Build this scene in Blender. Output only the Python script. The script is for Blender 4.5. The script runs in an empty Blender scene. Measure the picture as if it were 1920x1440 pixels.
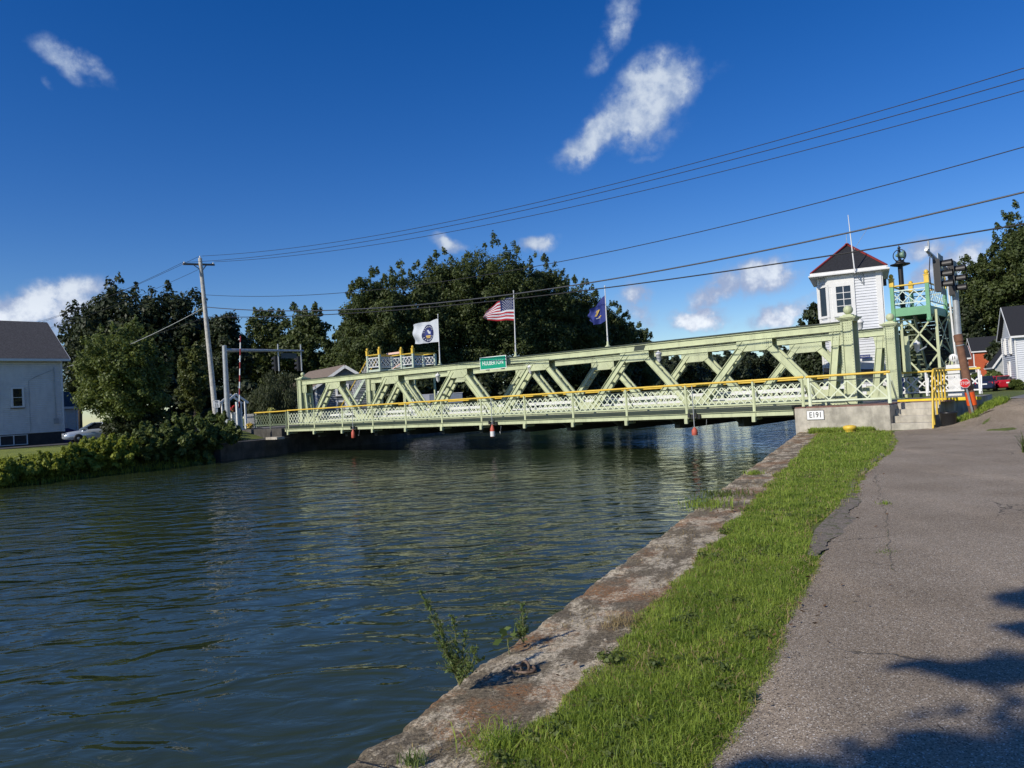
import bpy, math, random
import numpy as np
from math import radians as RAD, sin, cos, pi
from mathutils import Vector, Matrix

# ------------------------------------------------------------------ camera
S = bpy.context.scene
COL = S.collection
FPX, ROLL, PITCH = 1430.0, RAD(3.3), RAD(1.36)
EYE = np.array([0, 0, 1.62])
_F = np.array([0, cos(PITCH), sin(PITCH)]); _U0 = np.array([0, -sin(PITCH), cos(PITCH)]); _R0 = np.array([1., 0, 0])
_R = cos(ROLL) * _R0 - sin(ROLL) * _U0; _U = cos(ROLL) * _U0 + sin(ROLL) * _R0
cam = bpy.data.cameras.new('camera'); cam.sensor_width = 36; cam.lens = 36 * FPX / 1920
cam.clip_start = .05; cam.clip_end = 5000
co = bpy.data.objects.new('camera', cam); COL.objects.link(co)
m = Matrix.Identity(4)
for i in range(3):
    m[i][0] = _R[i]; m[i][1] = _U[i]; m[i][2] = -_F[i]; m[i][3] = EYE[i]
co.matrix_world = m
S.camera = co
# ------------------------------------------------------------------ light
SUN_EL = RAD(33); SUN_H = np.array([-.78, -.62]); SUN_H = SUN_H / np.hypot(*SUN_H)
SKY_STR, SUN_STR, EXPO = .112, 4.4, 0.0
sl = bpy.data.lights.new('sun', 'SUN'); sl.energy = SUN_STR; sl.angle = RAD(.5); sl.color = (1, .93, .82)
so = bpy.data.objects.new('sun', sl); COL.objects.link(so)
sd = Vector((SUN_H[0] * cos(SUN_EL), SUN_H[1] * cos(SUN_EL), sin(SUN_EL)))
so.rotation_euler = sd.to_track_quat('Z', 'Y').to_euler(); so.location = (-20, -20, 40)
S.view_settings.view_transform = 'Standard'; S.view_settings.look = 'None'
S.view_settings.exposure = EXPO; S.view_settings.gamma = 1; S.view_settings.use_curve_mapping = False
S.cycles.max_bounces = 7; S.cycles.diffuse_bounces = 3; S.cycles.transparent_max_bounces = 8
S.cycles.use_denoising = True


def ray(x, y): return _F + _R * (x - 960) / FPX + _U * (720 - y) / FPX
def atz(x, y, z):
    v = ray(x, y); return EYE + v * ((z - EYE[2]) / v[2])
def atd(x, y, Y):
    v = ray(x, y); return EYE + v * (Y / v[1])


class NT:
    """tiny node-tree writer"""
    def __init__(s, t): s.t = t; t.nodes.clear()
    def n(s, typ, **kw):
        nd = s.t.nodes.new(typ)
        for k, v in kw.items():
            if k.startswith('i_'):
                nd.inputs[k[2:]].default_value = v
            else: setattr(nd, k, v)
        return nd
    def l(s, a, b): s.t.links.new(a, b)
    def inp(s, sock, v):
        if hasattr(v, 'links') or isinstance(v, bpy.types.NodeSocket): s.l(v, sock)
        else: sock.default_value = v
    def math(s, op, a, b=0.0, c=0.0, clamp=False):
        nd = s.n('ShaderNodeMath', operation=op, use_clamp=clamp)
        for q, v in zip(nd.inputs, (a, b, c)): s.inp(q, v)
        return nd.outputs[0]
    def vmath(s, op, a, b=(0, 0, 0), out=0):
        nd = s.n('ShaderNodeVectorMath', operation=op)
        s.inp(nd.inputs[0], a)
        if op == 'SCALE': s.inp(nd.inputs[3], b)
        else: s.inp(nd.inputs[1], b)
        return nd.outputs[out]
    def mix(s, f, a, b, blend='MIX'):
        nd = s.n('ShaderNodeMix', data_type='RGBA', blend_type=blend)
        def cc(v): return v if isinstance(v, bpy.types.NodeSocket) or len(v) == 4 else (*v, 1)
        s.inp(nd.inputs['Factor'], f); s.inp(nd.inputs[6], cc(a)); s.inp(nd.inputs[7], cc(b))
        return nd.outputs[2]
    def noise(s, vec, scale, detail=3, rough=.55, dist=0.0, col=False):
        nd = s.n('ShaderNodeTexNoise'); s.l(vec, nd.inputs['Vector'])
        nd.inputs['Scale'].default_value = scale; nd.inputs['Detail'].default_value = detail
        nd.inputs['Roughness'].default_value = rough; nd.inputs['Distortion'].default_value = dist
        return nd.outputs[1 if col else 0]
    def step(s, v, a, b, o0=0.0, o1=1.0):
        nd = s.n('ShaderNodeMapRange', interpolation_type='SMOOTHSTEP')
        s.inp(nd.inputs[0], v); s.inp(nd.inputs[1], a); s.inp(nd.inputs[2], b); s.inp(nd.inputs[3], o0); s.inp(nd.inputs[4], o1)
        return nd.outputs[0]
    def mapping(s, vec, scale=(1, 1, 1), rot=(0, 0, 0), loc=(0, 0, 0)):
        nd = s.n('ShaderNodeMapping'); s.l(vec, nd.inputs[0])
        nd.inputs[1].default_value = loc; nd.inputs[2].default_value = rot; nd.inputs[3].default_value = scale
        return nd.outputs[0]


# ------------------------------------------------------------------ sky with clouds
W = bpy.data.worlds.new('World'); S.world = W; W.use_nodes = True
t = NT(W.node_tree)
sky = t.n('ShaderNodeTexSky', sky_type='NISHITA', sun_disc=False, sun_elevation=SUN_EL,
          sun_rotation=math.atan2(SUN_H[0], SUN_H[1]) % (2 * pi), altitude=150, air_density=.95, dust_density=.12, ozone_density=3.6)
gen = t.n('ShaderNodeTexCoord').outputs['Generated']
sx = t.n('ShaderNodeSeparateXYZ'); t.l(gen, sx.inputs[0])
az = t.math('ARCTAN2', sx.outputs[0], sx.outputs[1]); el = t.math('ARCSINE', sx.outputs[2])
cb = t.n('ShaderNodeCombineXYZ'); t.l(az, cb.inputs[0]); t.l(el, cb.inputs[1]); ae = cb.outputs[0]
def px_ae(x, y):
    v = ray(x, y); return math.atan2(v[0], v[1]), math.atan2(v[2], math.hypot(v[0], v[1]))
# x, y, half length px, half width px, rotation deg, weight
CLOUDS = [(1215, 185, 100, 62, 35, 1.25), (1130, 255, 90, 34, 28, 1.1), (1250, 165, 62, 50, 10, 1.0), (1240, 255, 60, 30, 10, .42),
          (1150, 45, 95, 30, 52, .62), (1165, 10, 50, 22, 25, .55), (1120, 100, 40, 24, 50, .5), (1215, 290, 40, 14, 0, .38), (1330, 150, 60, 20, 20, .28),
          (120, 108, 62, 24, -20, .78), (175, 135, 50, 18, -15, .6), (90, 155, 22, 12, -60, .45),
          (110, 565, 80, 38, 20, 1.25), (40, 585, 95, 32, 4, 1.3), (150, 600, 90, 45, 0, 1.0), (20, 600, 60, 30, 0, 1.0),
          (835, 456, 38, 16, 0, .95), (1010, 460, 40, 18, 6, 1.05),
          (1345, 540, 62, 28, 22, 1.0), (1430, 515, 64, 34, 12, 1.2), (1390, 520, 75, 18, 15, .55), (1470, 520, 30, 22, 10, .6), (1315, 594, 58, 22, 6, 1.05),
          (1470, 582, 82, 22, 14, .9), (1185, 565, 32, 26, -20, 1.0), (1190, 585, 54, 24, -25, .75),
          (1300, 650, 70, 12, 0, .5), (1740, 465, 45, 22, 10, .75), (1770, 505, 75, 32, 30, .9), (1480, 655, 60, 12, 4, .6), (1060, 610, 120, 20, 0, .3)]
wob = t.noise(gen, 14, 4, .6, col=True)
wob = t.vmath('SCALE', t.vmath('SUBTRACT', wob, (.5, .5, .5)), .055)
aew = t.vmath('ADD', ae, wob)
dens = None
for (cx, cy, rx, ry, rot, wt) in CLOUDS:
    a0, e0 = px_ae(cx, cy); dist = math.hypot(FPX, math.hypot(cx - 960, cy - 720))
    mp = t.n('ShaderNodeMapping', vector_type='TEXTURE'); t.l(aew, mp.inputs[0])
    mp.inputs[1].default_value = (a0, e0, 0); mp.inputs[2].default_value = (0, 0, RAD(rot - 3)); mp.inputs[3].default_value = (rx / dist * 1.36, ry / dist * 1.36, 1)
    ln = t.vmath('LENGTH', mp.outputs[0], out=1)
    g = t.math('MULTIPLY', t.step(ln, 1.25, .0), wt)
    dens = g if dens is None else t.math('MAXIMUM', dens, g)
n1 = t.noise(gen, 32, 9, .66); n2 = t.noise(gen, 9, 3, .5)
dn = t.math('ADD', dens, t.math('MULTIPLY', t.math('SUBTRACT', n1, .52), t.math('ADD', .12, t.math('MULTIPLY', dens, 2.3))))
alpha = t.step(dn, .12, .86)
lift = t.vmath('ADD', gen, (-.006, 0, -.012))
sh = t.math('SUBTRACT', t.noise(gen, 17, 4, .55), t.noise(t.vmath('ADD', gen, (-.012, 0, .014)), 17, 4, .55))
n3 = t.noise(gen, 70, 6, .65)
hi = t.step(t.math('ADD', dn, t.math('ADD', t.math('MULTIPLY', sh, 3.0), t.math('MULTIPLY', t.math('SUBTRACT', n3, .5), 1.1))), .30, 1.55)
lowgrey = t.step(el, .06, .22)
grey = t.mix(lowgrey, (3.3, 3.9, 5.6), (2.6, 3.5, 5.4))
white = t.mix(lowgrey, (8.4, 8.8, 9.4), (5.6, 6.3, 7.3))
ccol = t.mix(hi, grey, white)
hs = t.n('ShaderNodeHueSaturation'); t.l(sky.outputs[0], hs.inputs['Color']); hs.inputs['Saturation'].default_value = 1.36; hs.inputs['Hue'].default_value = .516; hs.inputs['Value'].default_value = 1.0
out = t.mix(t.math('MULTIPLY', alpha, .95), hs.outputs[0], ccol)
bg = t.n('ShaderNodeBackground'); t.l(out, bg.inputs[0]); bg.inputs[1].default_value = SKY_STR
t.l(bg.outputs[0], t.n('ShaderNodeOutputWorld').inputs[0])

# ------------------------------------------------------------------ materials
MATS = {}
def mat(name, col, rough=.6, var=.12, vscale=3.0, metal=0.0, bump=0.0, bscale=40, rust=0.0, col2=None, spec=.5, dirt=0.0, coord='Object'):
    if name in MATS: return MATS[name]
    M = bpy.data.materials.new(name); M.use_nodes = True; t = NT(M.node_tree)
    tc = t.n('ShaderNodeTexCoord').outputs[coord]
    b = t.n('ShaderNodeBsdfPrincipled'); o = t.n('ShaderNodeOutputMaterial'); t.l(b.outputs[0], o.inputs[0])
    b.inputs['Roughness'].default_value = rough; b.inputs['Metallic'].default_value = metal
    b.inputs['Specular IOR Level'].default_value = spec
    c2 = col2 or tuple(x * (1 - var) for x in col); c1 = tuple(min(1, x * (1 + var * .5)) for x in col)
    f = t.step(t.noise(tc, vscale, 5, .6), .3, .7)
    c = t.mix(f, c1, c2)
    if dirt:
        g = t.step(t.noise(t.mapping(tc, (3, 3, .7)), 1.3, 7, .75), .46, .72)
        c = t.mix(t.math('MULTIPLY', g, dirt), c, tuple(x * .35 for x in col))
    if rust:
        r = t.step(t.noise(tc, 1.7, 7, .72), .68 - rust * .12, .78)
        c = t.mix(t.math('MULTIPLY', r, .85), c, (.12, .05, .02))
    t.l(c, b.inputs['Base Color'])
    if bump:
        bn = t.n('ShaderNodeBump'); bn.inputs['Strength'].default_value = bump; bn.inputs['Distance'].default_value = .01
        t.l(t.noise(tc, bscale, 4, .6), bn.inputs['Height']); t.l(bn.outputs[0], b.inputs['Normal'])
    MATS[name] = M
    return M

green = mat('bridge_green_paint', (.525, .57, .345), .55, .12, 1.2, rust=.55, dirt=.38)
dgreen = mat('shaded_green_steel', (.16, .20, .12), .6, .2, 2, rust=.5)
under = mat('shaded_underside_steel', (.05, .055, .04), .8, .3, 2, rust=.8)  # shade under the deck put into a near-black colour, with rust
emer = mat('stair_green_paint', (.15, .37, .20), .5, .12, 2, rust=.05)
blackm = mat('black_paint', (.012, .012, .013), .5, .2)
darkbar = mat('dark_green_bar', (.03, .045, .03), .5, .2)
yellow = mat('yellow_paint', (.74, .50, .06), .45, .10, 4, rust=.10)
curby = mat('curb_yellow', (.85, .62, .03), .7, .12, 4, dirt=.2)
whitep = mat('white_paint', (.74, .74, .72), .5, .06, 2, dirt=.10)
clapw = mat('white_clapboard', (.62, .64, .67), .55, .06, 2, dirt=.10)
clapg = mat('grey_white_clapboard', (.72, .71, .68), .6, .08, 2, dirt=.15)
galv = mat('galvanised_steel', (.42, .44, .45), .45, .15, 5, metal=.35)
concrete = mat('abutment_concrete', (.46, .425, .35), .9, .35, 2.2, bump=.5, bscale=30, dirt=.45)
shingle = mat('dark_shingle', (.018, .019, .023), .9, .4, 14, bump=.6, bscale=30)
shingle2 = mat('brown_shingle', (.085, .080, .080), .9, .4, 10, bump=.6, bscale=30)
redtrim = mat('red_trim', (.26, .032, .024), .6, .15)
glass = mat('window_glass', (.02, .024, .03), .06, .3, 3, spec=.8)
deckm = mat('deck_steel', (.10, .10, .10), .8, .3, 3, rust=.3)
brickp = mat('brick_paving', (.24, .13, .10), .85, .3, 6, bump=.4)
woodpole = mat('weathered_pole_wood', (.50, .48, .44), .85, .25, 5, bump=.4)
woodbrown = mat('brown_pole_wood', (.20, .10, .06), .85, .3, 6, bump=.5)
bark = mat('tree_bark', (.07, .055, .04), .95, .4, 4, bump=.8, bscale=15)
stonegrey = mat('grey_stone', (.22, .21, .19), .9, .3, 3, bump=.5)
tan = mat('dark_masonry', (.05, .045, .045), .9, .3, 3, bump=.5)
signgreen = mat('sign_green', (.0, .30, .17), .4, .04)
signwhite = mat('sign_white', (.82, .82, .80), .4, .04)
signblack = mat('sign_black', (.01, .01, .01), .5, .0)
signblue = mat('sign_blue', (.01, .025, .16), .4, .05)
signred = mat('sign_red', (.62, .03, .03), .4, .06)
orange = mat('orange_wrap', (.80, .10, .01), .6, .08)
redp = mat('faded_red', (.50, .10, .06), .6, .2)
bluep = mat('blue_plastic', (.02, .08, .42), .4, .1)
rusty = mat('rusty_iron', (.22, .16, .12), .8, .5, 20, metal=.3, bump=.4, col2=(.10, .06, .04))
wirem = mat('wire_black', (.012, .012, .014), .6, 0)
wireg = mat('wire_aluminium', (.055, .058, .065), .5, 0)


def matleaf(name, col, col2, trans=.28, cs=.55):
    M = bpy.data.materials.new(name); M.use_nodes = True; t = NT(M.node_tree)
    tc = t.n('ShaderNodeTexCoord').outputs['Object']; geo = t.n('ShaderNodeNewGeometry')
    f = t.math('ADD', t.math('MULTIPLY', geo.outputs['Random Per Island'], .55), t.math('MULTIPLY', t.step(t.noise(tc, cs, 4, .6), .32, .68), .5), clamp=True)
    c = t.mix(f, col, col2)
    d = t.n('ShaderNodeBsdfPrincipled'); t.l(c, d.inputs['Base Color']); d.inputs['Roughness'].default_value = .55; d.inputs['Specular IOR Level'].default_value = .35
    tr = t.n('ShaderNodeBsdfTranslucent'); t.l(t.mix(.5, c, (col2[0] * 1.6, col2[1] * 1.5, col2[2])), tr.inputs[0])
    mx = t.n('ShaderNodeMixShader'); mx.inputs[0].default_value = trans
    t.l(d.outputs[0], mx.inputs[1]); t.l(tr.outputs[0], mx.inputs[2]); t.l(mx.outputs[0], t.n('ShaderNodeOutputMaterial').inputs[0])
    return M
leafA = matleaf('leaf_maple', (.030, .048, .014), (.108, .138, .040))
leafB = matleaf('leaf_dark', (.016, .026, .010), (.048, .064, .022), .2)
leafC = matleaf('leaf_yellowgreen', (.045, .065, .014), (.12, .14, .03))
leafD = matleaf('leaf_shrub', (.040, .068, .016), (.17, .21, .050))
leafE = matleaf('leaf_bright', (.11, .155, .02), (.34, .38, .06), .4)
leafW = matleaf('leaf_weeping', (.030, .044, .018), (.085, .100, .042))
leafF = matleaf('leaf_far', (.022, .036, .018), (.060, .074, .034))
grassm = matleaf('grass_blade', (.105, .180, .018), (.36, .45, .075), .4, 2.6)
weedm = matleaf('weed_leaf', (.08, .14, .03), (.17, .22, .06), .3)
drym = matleaf('dry_straw', (.20, .13, .05), (.40, .32, .16), .2)


# ------------------------------------------------------------------ mesh writer
D = np.array([-.7616, .6481, 0.]); Wd = np.array([.6481, .7616, 0.]); Z = np.array([0, 0, 1.]); BO = np.array([9.86, 26.8, 0.])
def P(u, v, z): return BO + D * u + Wd * v + Z * z
def onplane(x, y, v):
    rr = ray(x, y); Q = BO + Wd * v; k = ((Q - EYE) @ Wd) / (rr @ Wd); p = EYE + rr * k
    return (p - BO) @ D, p[2]
BAX = (D, Wd, Z); XAX = (np.array([1., 0, 0]), np.array([0, 1., 0]), Z)

def unit(a):
    a = np.asarray(a, float); n = np.linalg.norm(a); return a / n if n > 1e-9 else a


class MB:
    def __init__(s): s.v = []; s.f = []; s.mi = []; s.sm = []; s.m = 0; s.smooth = False
    def add(s, vs, fs):
        o = len(s.v); s.v.extend([tuple(map(float, q)) for q in vs])
        for q in fs: s.f.append([o + i for i in q]); s.mi.append(s.m); s.sm.append(s.smooth)
    def box(s, c, size, ax=XAX, bev=0):
        c = np.asarray(c, float); a, b, d = [np.asarray(x) * k / 2 for x, k in zip(ax, size)]
        vs = [c + i * a + j * b + k * d for k in (-1, 1) for j in (-1, 1) for i in (-1, 1)]
        s.add(vs, [(0, 2, 3, 1), (4, 5, 7, 6), (0, 1, 5, 4), (2, 6, 7, 3), (0, 4, 6, 2), (1, 3, 7, 5)])
    def beam(s, p, q, w, h, side=None):
        """rectangular bar from p to q; w along side vector, h across"""
        p = np.asarray(p, float); q = np.asarray(q, float); d = unit(q - p)
        side = np.asarray(side if side is not None else (Z if abs(d[2]) < .9 else np.array([1., 0, 0])), float)
        a = unit(side - d * (side @ d)); b = np.cross(d, a)
        a = a * w / 2; b = b * h / 2
        vs = [p - a - b, p + a - b, p + a + b, p - a + b, q - a - b, q + a - b, q + a + b, q - a + b]
        s.add(vs, [(3, 2, 1, 0), (4, 5, 6, 7), (0, 1, 5, 4), (1, 2, 6, 5), (2, 3, 7, 6), (3, 0, 4, 7)])
    def tube(s, pts, r, n=8, caps=True):
        pts = [np.asarray(p, float) for p in pts]; k = len(pts)
        rs = r if hasattr(r, '__len__') else [r] * k
        vs = []; ref = None
        for i, p in enumerate(pts):
            d = unit(pts[min(i + 1, k - 1)] - pts[max(i - 1, 0)])
            if ref is None: ref = np.array([1., 0, 0]) if abs(d[0]) < .8 else np.array([0, 1., 0])
            a = unit(ref - d * (ref @ d)); b = np.cross(d, a); ref = a
            for j in range(n): vs.append(p + rs[i] * (a * cos(2 * pi * j / n) + b * sin(2 * pi * j / n)))
        fs = [(i * n + j, i * n + (j + 1) % n, (i + 1) * n + (j + 1) % n, (i + 1) * n + j) for i in range(k - 1) for j in range(n)]
        sm = s.smooth; s.smooth = True; s.add(vs, fs); s.smooth = sm
        if caps: s.add(vs[:n], [tuple(range(n - 1, -1, -1))]); s.add(vs[-n:], [tuple(range(n))])
    def lathe(s, c, prof, n=16, ax=XAX):
        c = np.asarray(c, float); a, b, d = ax; vs = []
        for r, z in prof:
            for j in range(n): vs.append(c + r * (a * cos(2 * pi * j / n) + b * sin(2 * pi * j / n)) + d * z)
        k = len(prof)
        sm = s.smooth; s.smooth = True
        s.add(vs, [(i * n + j, i * n + (j + 1) % n, (i + 1) * n + (j + 1) % n, (i + 1) * n + j) for i in range(k - 1) for j in range(n)]); s.smooth = sm
        if prof[0][0] > 1e-4: s.add(vs[:n], [tuple(range(n - 1, -1, -1))])
        if prof[-1][0] > 1e-4: s.add(vs[-n:], [tuple(range(n))])
    def ball(s, c, r, n=12, k=8, sq=1.0):
        s.lathe(c, [(max(1e-5, r * sin(pi * i / k)), -r * sq * cos(pi * i / k)) for i in range(k + 1)], n)
    def prism(s, poly, off):
        """polygon (3-D points) extruded by vector off"""
        n = len(poly); off = np.asarray(off, float)
        a = [np.asarray(p, float) for p in poly]; vs = a + [p + off for p in a]
        s.add(vs, [tuple(range(n - 1, -1, -1)), tuple(range(n, 2 * n))] + [(i, (i + 1) % n, n + (i + 1) % n, n + i) for i in range(n)])
    def quad(s, *q): s.add(q, [tuple(range(len(q)))])
    def rivet(s, c, nrm, r=.016):
        nrm = unit(nrm); a = unit(np.cross(nrm, Z if abs(nrm[2]) < .9 else D)); b = np.cross(nrm, a); c = np.asarray(c, float)
        vs = [c + r * (a * cos(k * pi / 3) + b * sin(k * pi / 3)) for k in range(6)] + [c + nrm * r * .7]
        s.add(vs, [(k, (k + 1) % 6, 6) for k in range(6)])
    def build(s, name, mats, parent=None, bevel=0.0):
        if not isinstance(mats, (list, tuple)): mats = [mats]
        off = np.zeros(3); q = parent
        while q is not None: off = off + np.array(q.location); q = q.parent
        me = bpy.data.meshes.new(name)
        me.from_pydata([(x - off[0], y - off[1], z - off[2]) for x, y, z in s.v], [], s.f)
        for k in mats: me.materials.append(k)
        if len(mats) > 1: me.polygons.foreach_set('material_index', s.mi)
        me.polygons.foreach_set('use_smooth', s.sm); me.update()
        o = bpy.data.objects.new(name, me); COL.objects.link(o); o.parent = parent
        if bevel:
            bm_ = o.modifiers.new('edge', 'BEVEL'); bm_.width = bevel; bm_.segments = 2; bm_.limit_method = 'ANGLE'
        return o


def thing(name, label, cat, loc, group=None):
    o = bpy.data.objects.new(name, None); COL.objects.link(o); o.location = tuple(map(float, loc)); o.empty_display_size = .3
    return tag(o, label, cat, group)
def tag(o, label, cat, group=None):
    o['label'] = label; o['category'] = cat
    if group: o['group'] = group
    return o
def struct(o, kind='structure'): o['kind'] = kind; return o
def part(name, m, parent, fn, bevel=0.0):
    b = MB(); fn(b); return b.build(name, m, parent, bevel)
def dup(root, loc, label=None):
    r = root.copy(); COL.objects.link(r); r.location = tuple(map(float, loc))
    if label: r['label'] = label
    for ch in list(root.children):
        c = ch.copy(); COL.objects.link(c); c.parent = r
        for g in list(ch.children):
            e = g.copy(); COL.objects.link(e); e.parent = c
    return r
def text(name, body, size, org, xd, yd, m, parent, align='CENTER', ext=.004, sx=1.0):
    cu = bpy.data.curves.new(name, 'FONT'); cu.body = body; cu.size = size; cu.align_x = align; cu.align_y = 'CENTER'; cu.extrude = ext; cu.resolution_u = 3
    ob = bpy.data.objects.new(name, cu); me = bpy.data.meshes.new_from_object(ob)
    bpy.data.objects.remove(ob)
    xd = unit(xd); yd = unit(yd); nd = np.cross(xd, yd); off = np.zeros(3); q = parent
    while q is not None: off = off + np.array(q.location); q = q.parent
    org = np.asarray(org, float) - off
    for vv in me.vertices:
        c = org + xd * vv.co[0] * sx + yd * vv.co[1] + nd * vv.co[2]; vv.co = tuple(c)
    me.materials.append(m)
    o = bpy.data.objects.new(name, me); COL.objects.link(o); o.parent = parent
    return o
def npmesh(name, co_, faces4, m, parent=None, tri=False):
    """co_: N x 3, faces: F x k int array"""
    k = faces4.shape[1]; off = np.zeros(3); q = parent
    while q is not None: off = off + np.array(q.location); q = q.parent
    me = bpy.data.meshes.new(name); nf = len(faces4)
    me.vertices.add(len(co_)); me.vertices.foreach_set('co', (co_ - off).astype(np.float32).ravel())
    me.loops.add(nf * k); me.loops.foreach_set('vertex_index', faces4.astype(np.int32).ravel())
    me.polygons.add(nf); me.polygons.foreach_set('loop_start', np.arange(0, nf * k, k, dtype=np.int32))
    me.update(calc_edges=True); me.materials.append(m)
    o = bpy.data.objects.new(name, me); COL.objects.link(o); o.parent = parent
    return o

# ------------------------------------------------------------------ setting: ground, water, walls
CD = np.array([.4224, .9064, 0.]); SD = np.array([.9064, -.4224, 0.]); W0 = np.array([-2.436, 0, 0.])
def T(t_, s, z=0.0): return W0 + CD * t_ + SD * s + Z * z
def sm(x, a, b):
    x = np.clip((np.asarray(x, float) - a) / (b - a), 0, 1); return x * x * (3 - 2 * x)
WATER = -.73
def height(x, y):
    x = np.asarray(x, float); y = np.asarray(y, float)
    s = (x - W0[0]) * SD[0] + y * SD[1]; tt = (x - W0[0]) * CD[0] + y * CD[1]
    u = (x - BO[0]) * D[0] + (y - BO[1]) * D[1]; v = (x - BO[0]) * Wd[0] + (y - BO[1]) * Wd[1]
    zr = (.80 * sm(v, -1.7, 2.2) - .5 * sm(v, 9, 45)) * sm(-u, 4.2, 6.0)
    zl = -1.3 + 1.0 * sm(-s, 30.2, 31.7) + .72 * sm(-s, 31.4, 36) + .40 * sm(v, -4.5, -1.5) * sm(-v, -13, -9) * sm(-u, -54, -38)
    zl = np.where((tt > 33) & (s < -30.6) & (s > -36), np.maximum(zl, .2), zl)
    z = np.where(s > .3, zr, np.where(s > -.05, -.4, np.where((s > -30.2) & (tt < 250), -2.6, zl)))
    return z
sl_ = np.unique(np.concatenate([[-900, -600, -400, -250, -160, -110], np.arange(-80, -36, 2.5), np.arange(-36, -30.3, .5), [-30.58, -30.62], [-30.22, -30.18, -25, -15, -5, -.06, -.04, .28, .32, .5],
                                np.arange(1, 12, .5), np.arange(12, 40, 1), np.arange(40, 90, 5), [110, 160, 250, 400, 600, 900]]))
tl_ = np.unique(np.concatenate([[-500, -300, -150, -80, -40, 32.9, 33.1], np.arange(-20, 60, 1), np.arange(60, 120, 4), [41.4, 41.6, 140, 170, 200, 249, 251, 300, 400, 600, 900, 1500]]))
tt, ss = np.meshgrid(tl_, sl_, indexing='ij')
gx = W0[0] + CD[0] * tt + SD[0] * ss; gy = CD[1] * tt + SD[1] * ss
gv = np.stack([gx, gy, height(gx, gy) - .13 * ((ss > .3) & (ss < 1.1) & (tt < 30.5))], -1).reshape(-1, 3)
ni, nj = tt.shape
idx = np.arange(ni * nj).reshape(ni, nj)
gf = np.stack([idx[:-1, :-1], idx[:-1, 1:], idx[1:, 1:], idx[1:, :-1]], -1).reshape(-1, 4)

M = bpy.data.materials.new('ground_grass'); M.use_nodes = True; t = NT(M.node_tree)
tc = t.n('ShaderNodeTexCoord').outputs['Object']
c = t.mix(t.step(t.noise(tc, .8, 6, .65), .3, .7), (.085, .125, .014), (.19, .225, .032))
c = t.mix(t.step(t.noise(tc, 30, 4, .7), .42, .62), c, (.035, .050, .012))
c = t.mix(t.step(t.noise(tc, 2.2, 5, .7), .62, .75), c, (.10, .085, .045))
b = t.n('ShaderNodeBsdfPrincipled'); b.inputs['Roughness'].default_value = .95; t.l(c, b.inputs['Base Color'])
bn = t.n('ShaderNodeBump'); bn.inputs['Strength'].default_value = .9; bn.inputs['Distance'].default_value = .05
t.l(t.noise(tc, 22, 4, .7), bn.inputs['Height']); t.l(bn.outputs[0], b.inputs['Normal'])
t.l(b.outputs[0], t.n('ShaderNodeOutputMaterial').inputs[0])
groundm = M
struct(npmesh('ground', gv, gf, groundm))

# water ---------------------------------------------------------------
M = bpy.data.materials.new('canal_water'); M.use_nodes = True; t = NT(M.node_tree)
tc = t.n('ShaderNodeTexCoord').outputs['Object']
b = t.n('ShaderNodeBsdfPrincipled'); b.inputs['Base Color'].default_value = (.031, .044, .019, 1)
b.inputs['Roughness'].default_value = .03; b.inputs['IOR'].default_value = 1.333; b.inputs['Specular IOR Level'].default_value = .44
crest = RAD(-4)
w1 = t.noise(t.mapping(tc, (.90, 1.6, 1), (0, 0, crest)), 1.0, 2, .5, .7)
w2 = t.noise(t.mapping(tc, (2.3, 4.0, 1), (0, 0, RAD(9))), 1.0, 3, .5, .8)
w3 = t.noise(t.mapping(tc, (5, 12, 1), (0, 0, RAD(-12))), 1.0, 2, .5)
gust = t.step(t.noise(tc, .09, 2), .35, .65, .55, 1.25)
dist = t.n('ShaderNodeSeparateXYZ'); t.l(tc, dist.inputs[0])
far = t.step(dist.outputs[1], 4, 22, .25, 1.0)
hgt = t.math('ADD', t.math('MULTIPLY', w1, .105), t.math('ADD', t.math('MULTIPLY', w2, .020), t.math('MULTIPLY', w3, t.math('MULTIPLY', far, .005))))
hgt = t.math('MULTIPLY', hgt, gust)
bn = t.n('ShaderNodeBump'); bn.inputs['Strength'].default_value = 1.0; bn.inputs['Distance'].default_value = 1.0
t.l(hgt, bn.inputs['Height']); t.l(bn.outputs[0], b.inputs['Normal'])
t.l(b.outputs[0], t.n('ShaderNodeOutputMaterial').inputs[0])
waterm = M
mb = MB(); mb.quad(T(-200, .02, WATER), T(252, .02, WATER), T(252, -31.6, WATER), T(-200, -31.6, WATER))
struct(mb.build('water', waterm))

# right-bank canal wall: broken concrete coping -------------------------
from mathutils import noise as NZ
M = bpy.data.materials.new('canal_coping_concrete'); M.use_nodes = True; t = NT(M.node_tree)
tc = t.n('ShaderNodeTexCoord').outputs['Object']
lw = t.mapping(tc, (1, 1, 1), (0, 0, RAD(25)))
st = t.mapping(lw, (2.2, 1.0, 1))
base = t.mix(t.step(t.noise(tc, 38, 5, .75), .35, .68), (.098, .080, .054), (.29, .24, .16))
pale = t.math('MULTIPLY', t.step(t.noise(st, 1.5, 8, .78), .475, .56), t.step(t.noise(tc, 26, 5, .8), .36, .56))
c = t.mix(pale, base, (.66, .57, .41))
sandy = t.math('MULTIPLY', t.step(t.noise(st, .8, 4, .6), .52, .68), t.step(t.noise(tc, 60, 4, .7), .38, .55))
c = t.mix(t.math('MULTIPLY', sandy, .6), c, (.42, .33, .22))
blk = t.step(t.noise(tc, 2.3, 7, .8), .56, .72)
c = t.mix(t.math('MULTIPLY', blk, .75), c, (.040, .032, .028))
rst = t.math('MULTIPLY', t.step(t.noise(tc, .9, 6, .74), .485, .60), t.step(t.noise(t.mapping(tc, (1, 1, 1), (0, 0, 1)), 45, 4, .8), .40, .60))
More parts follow.
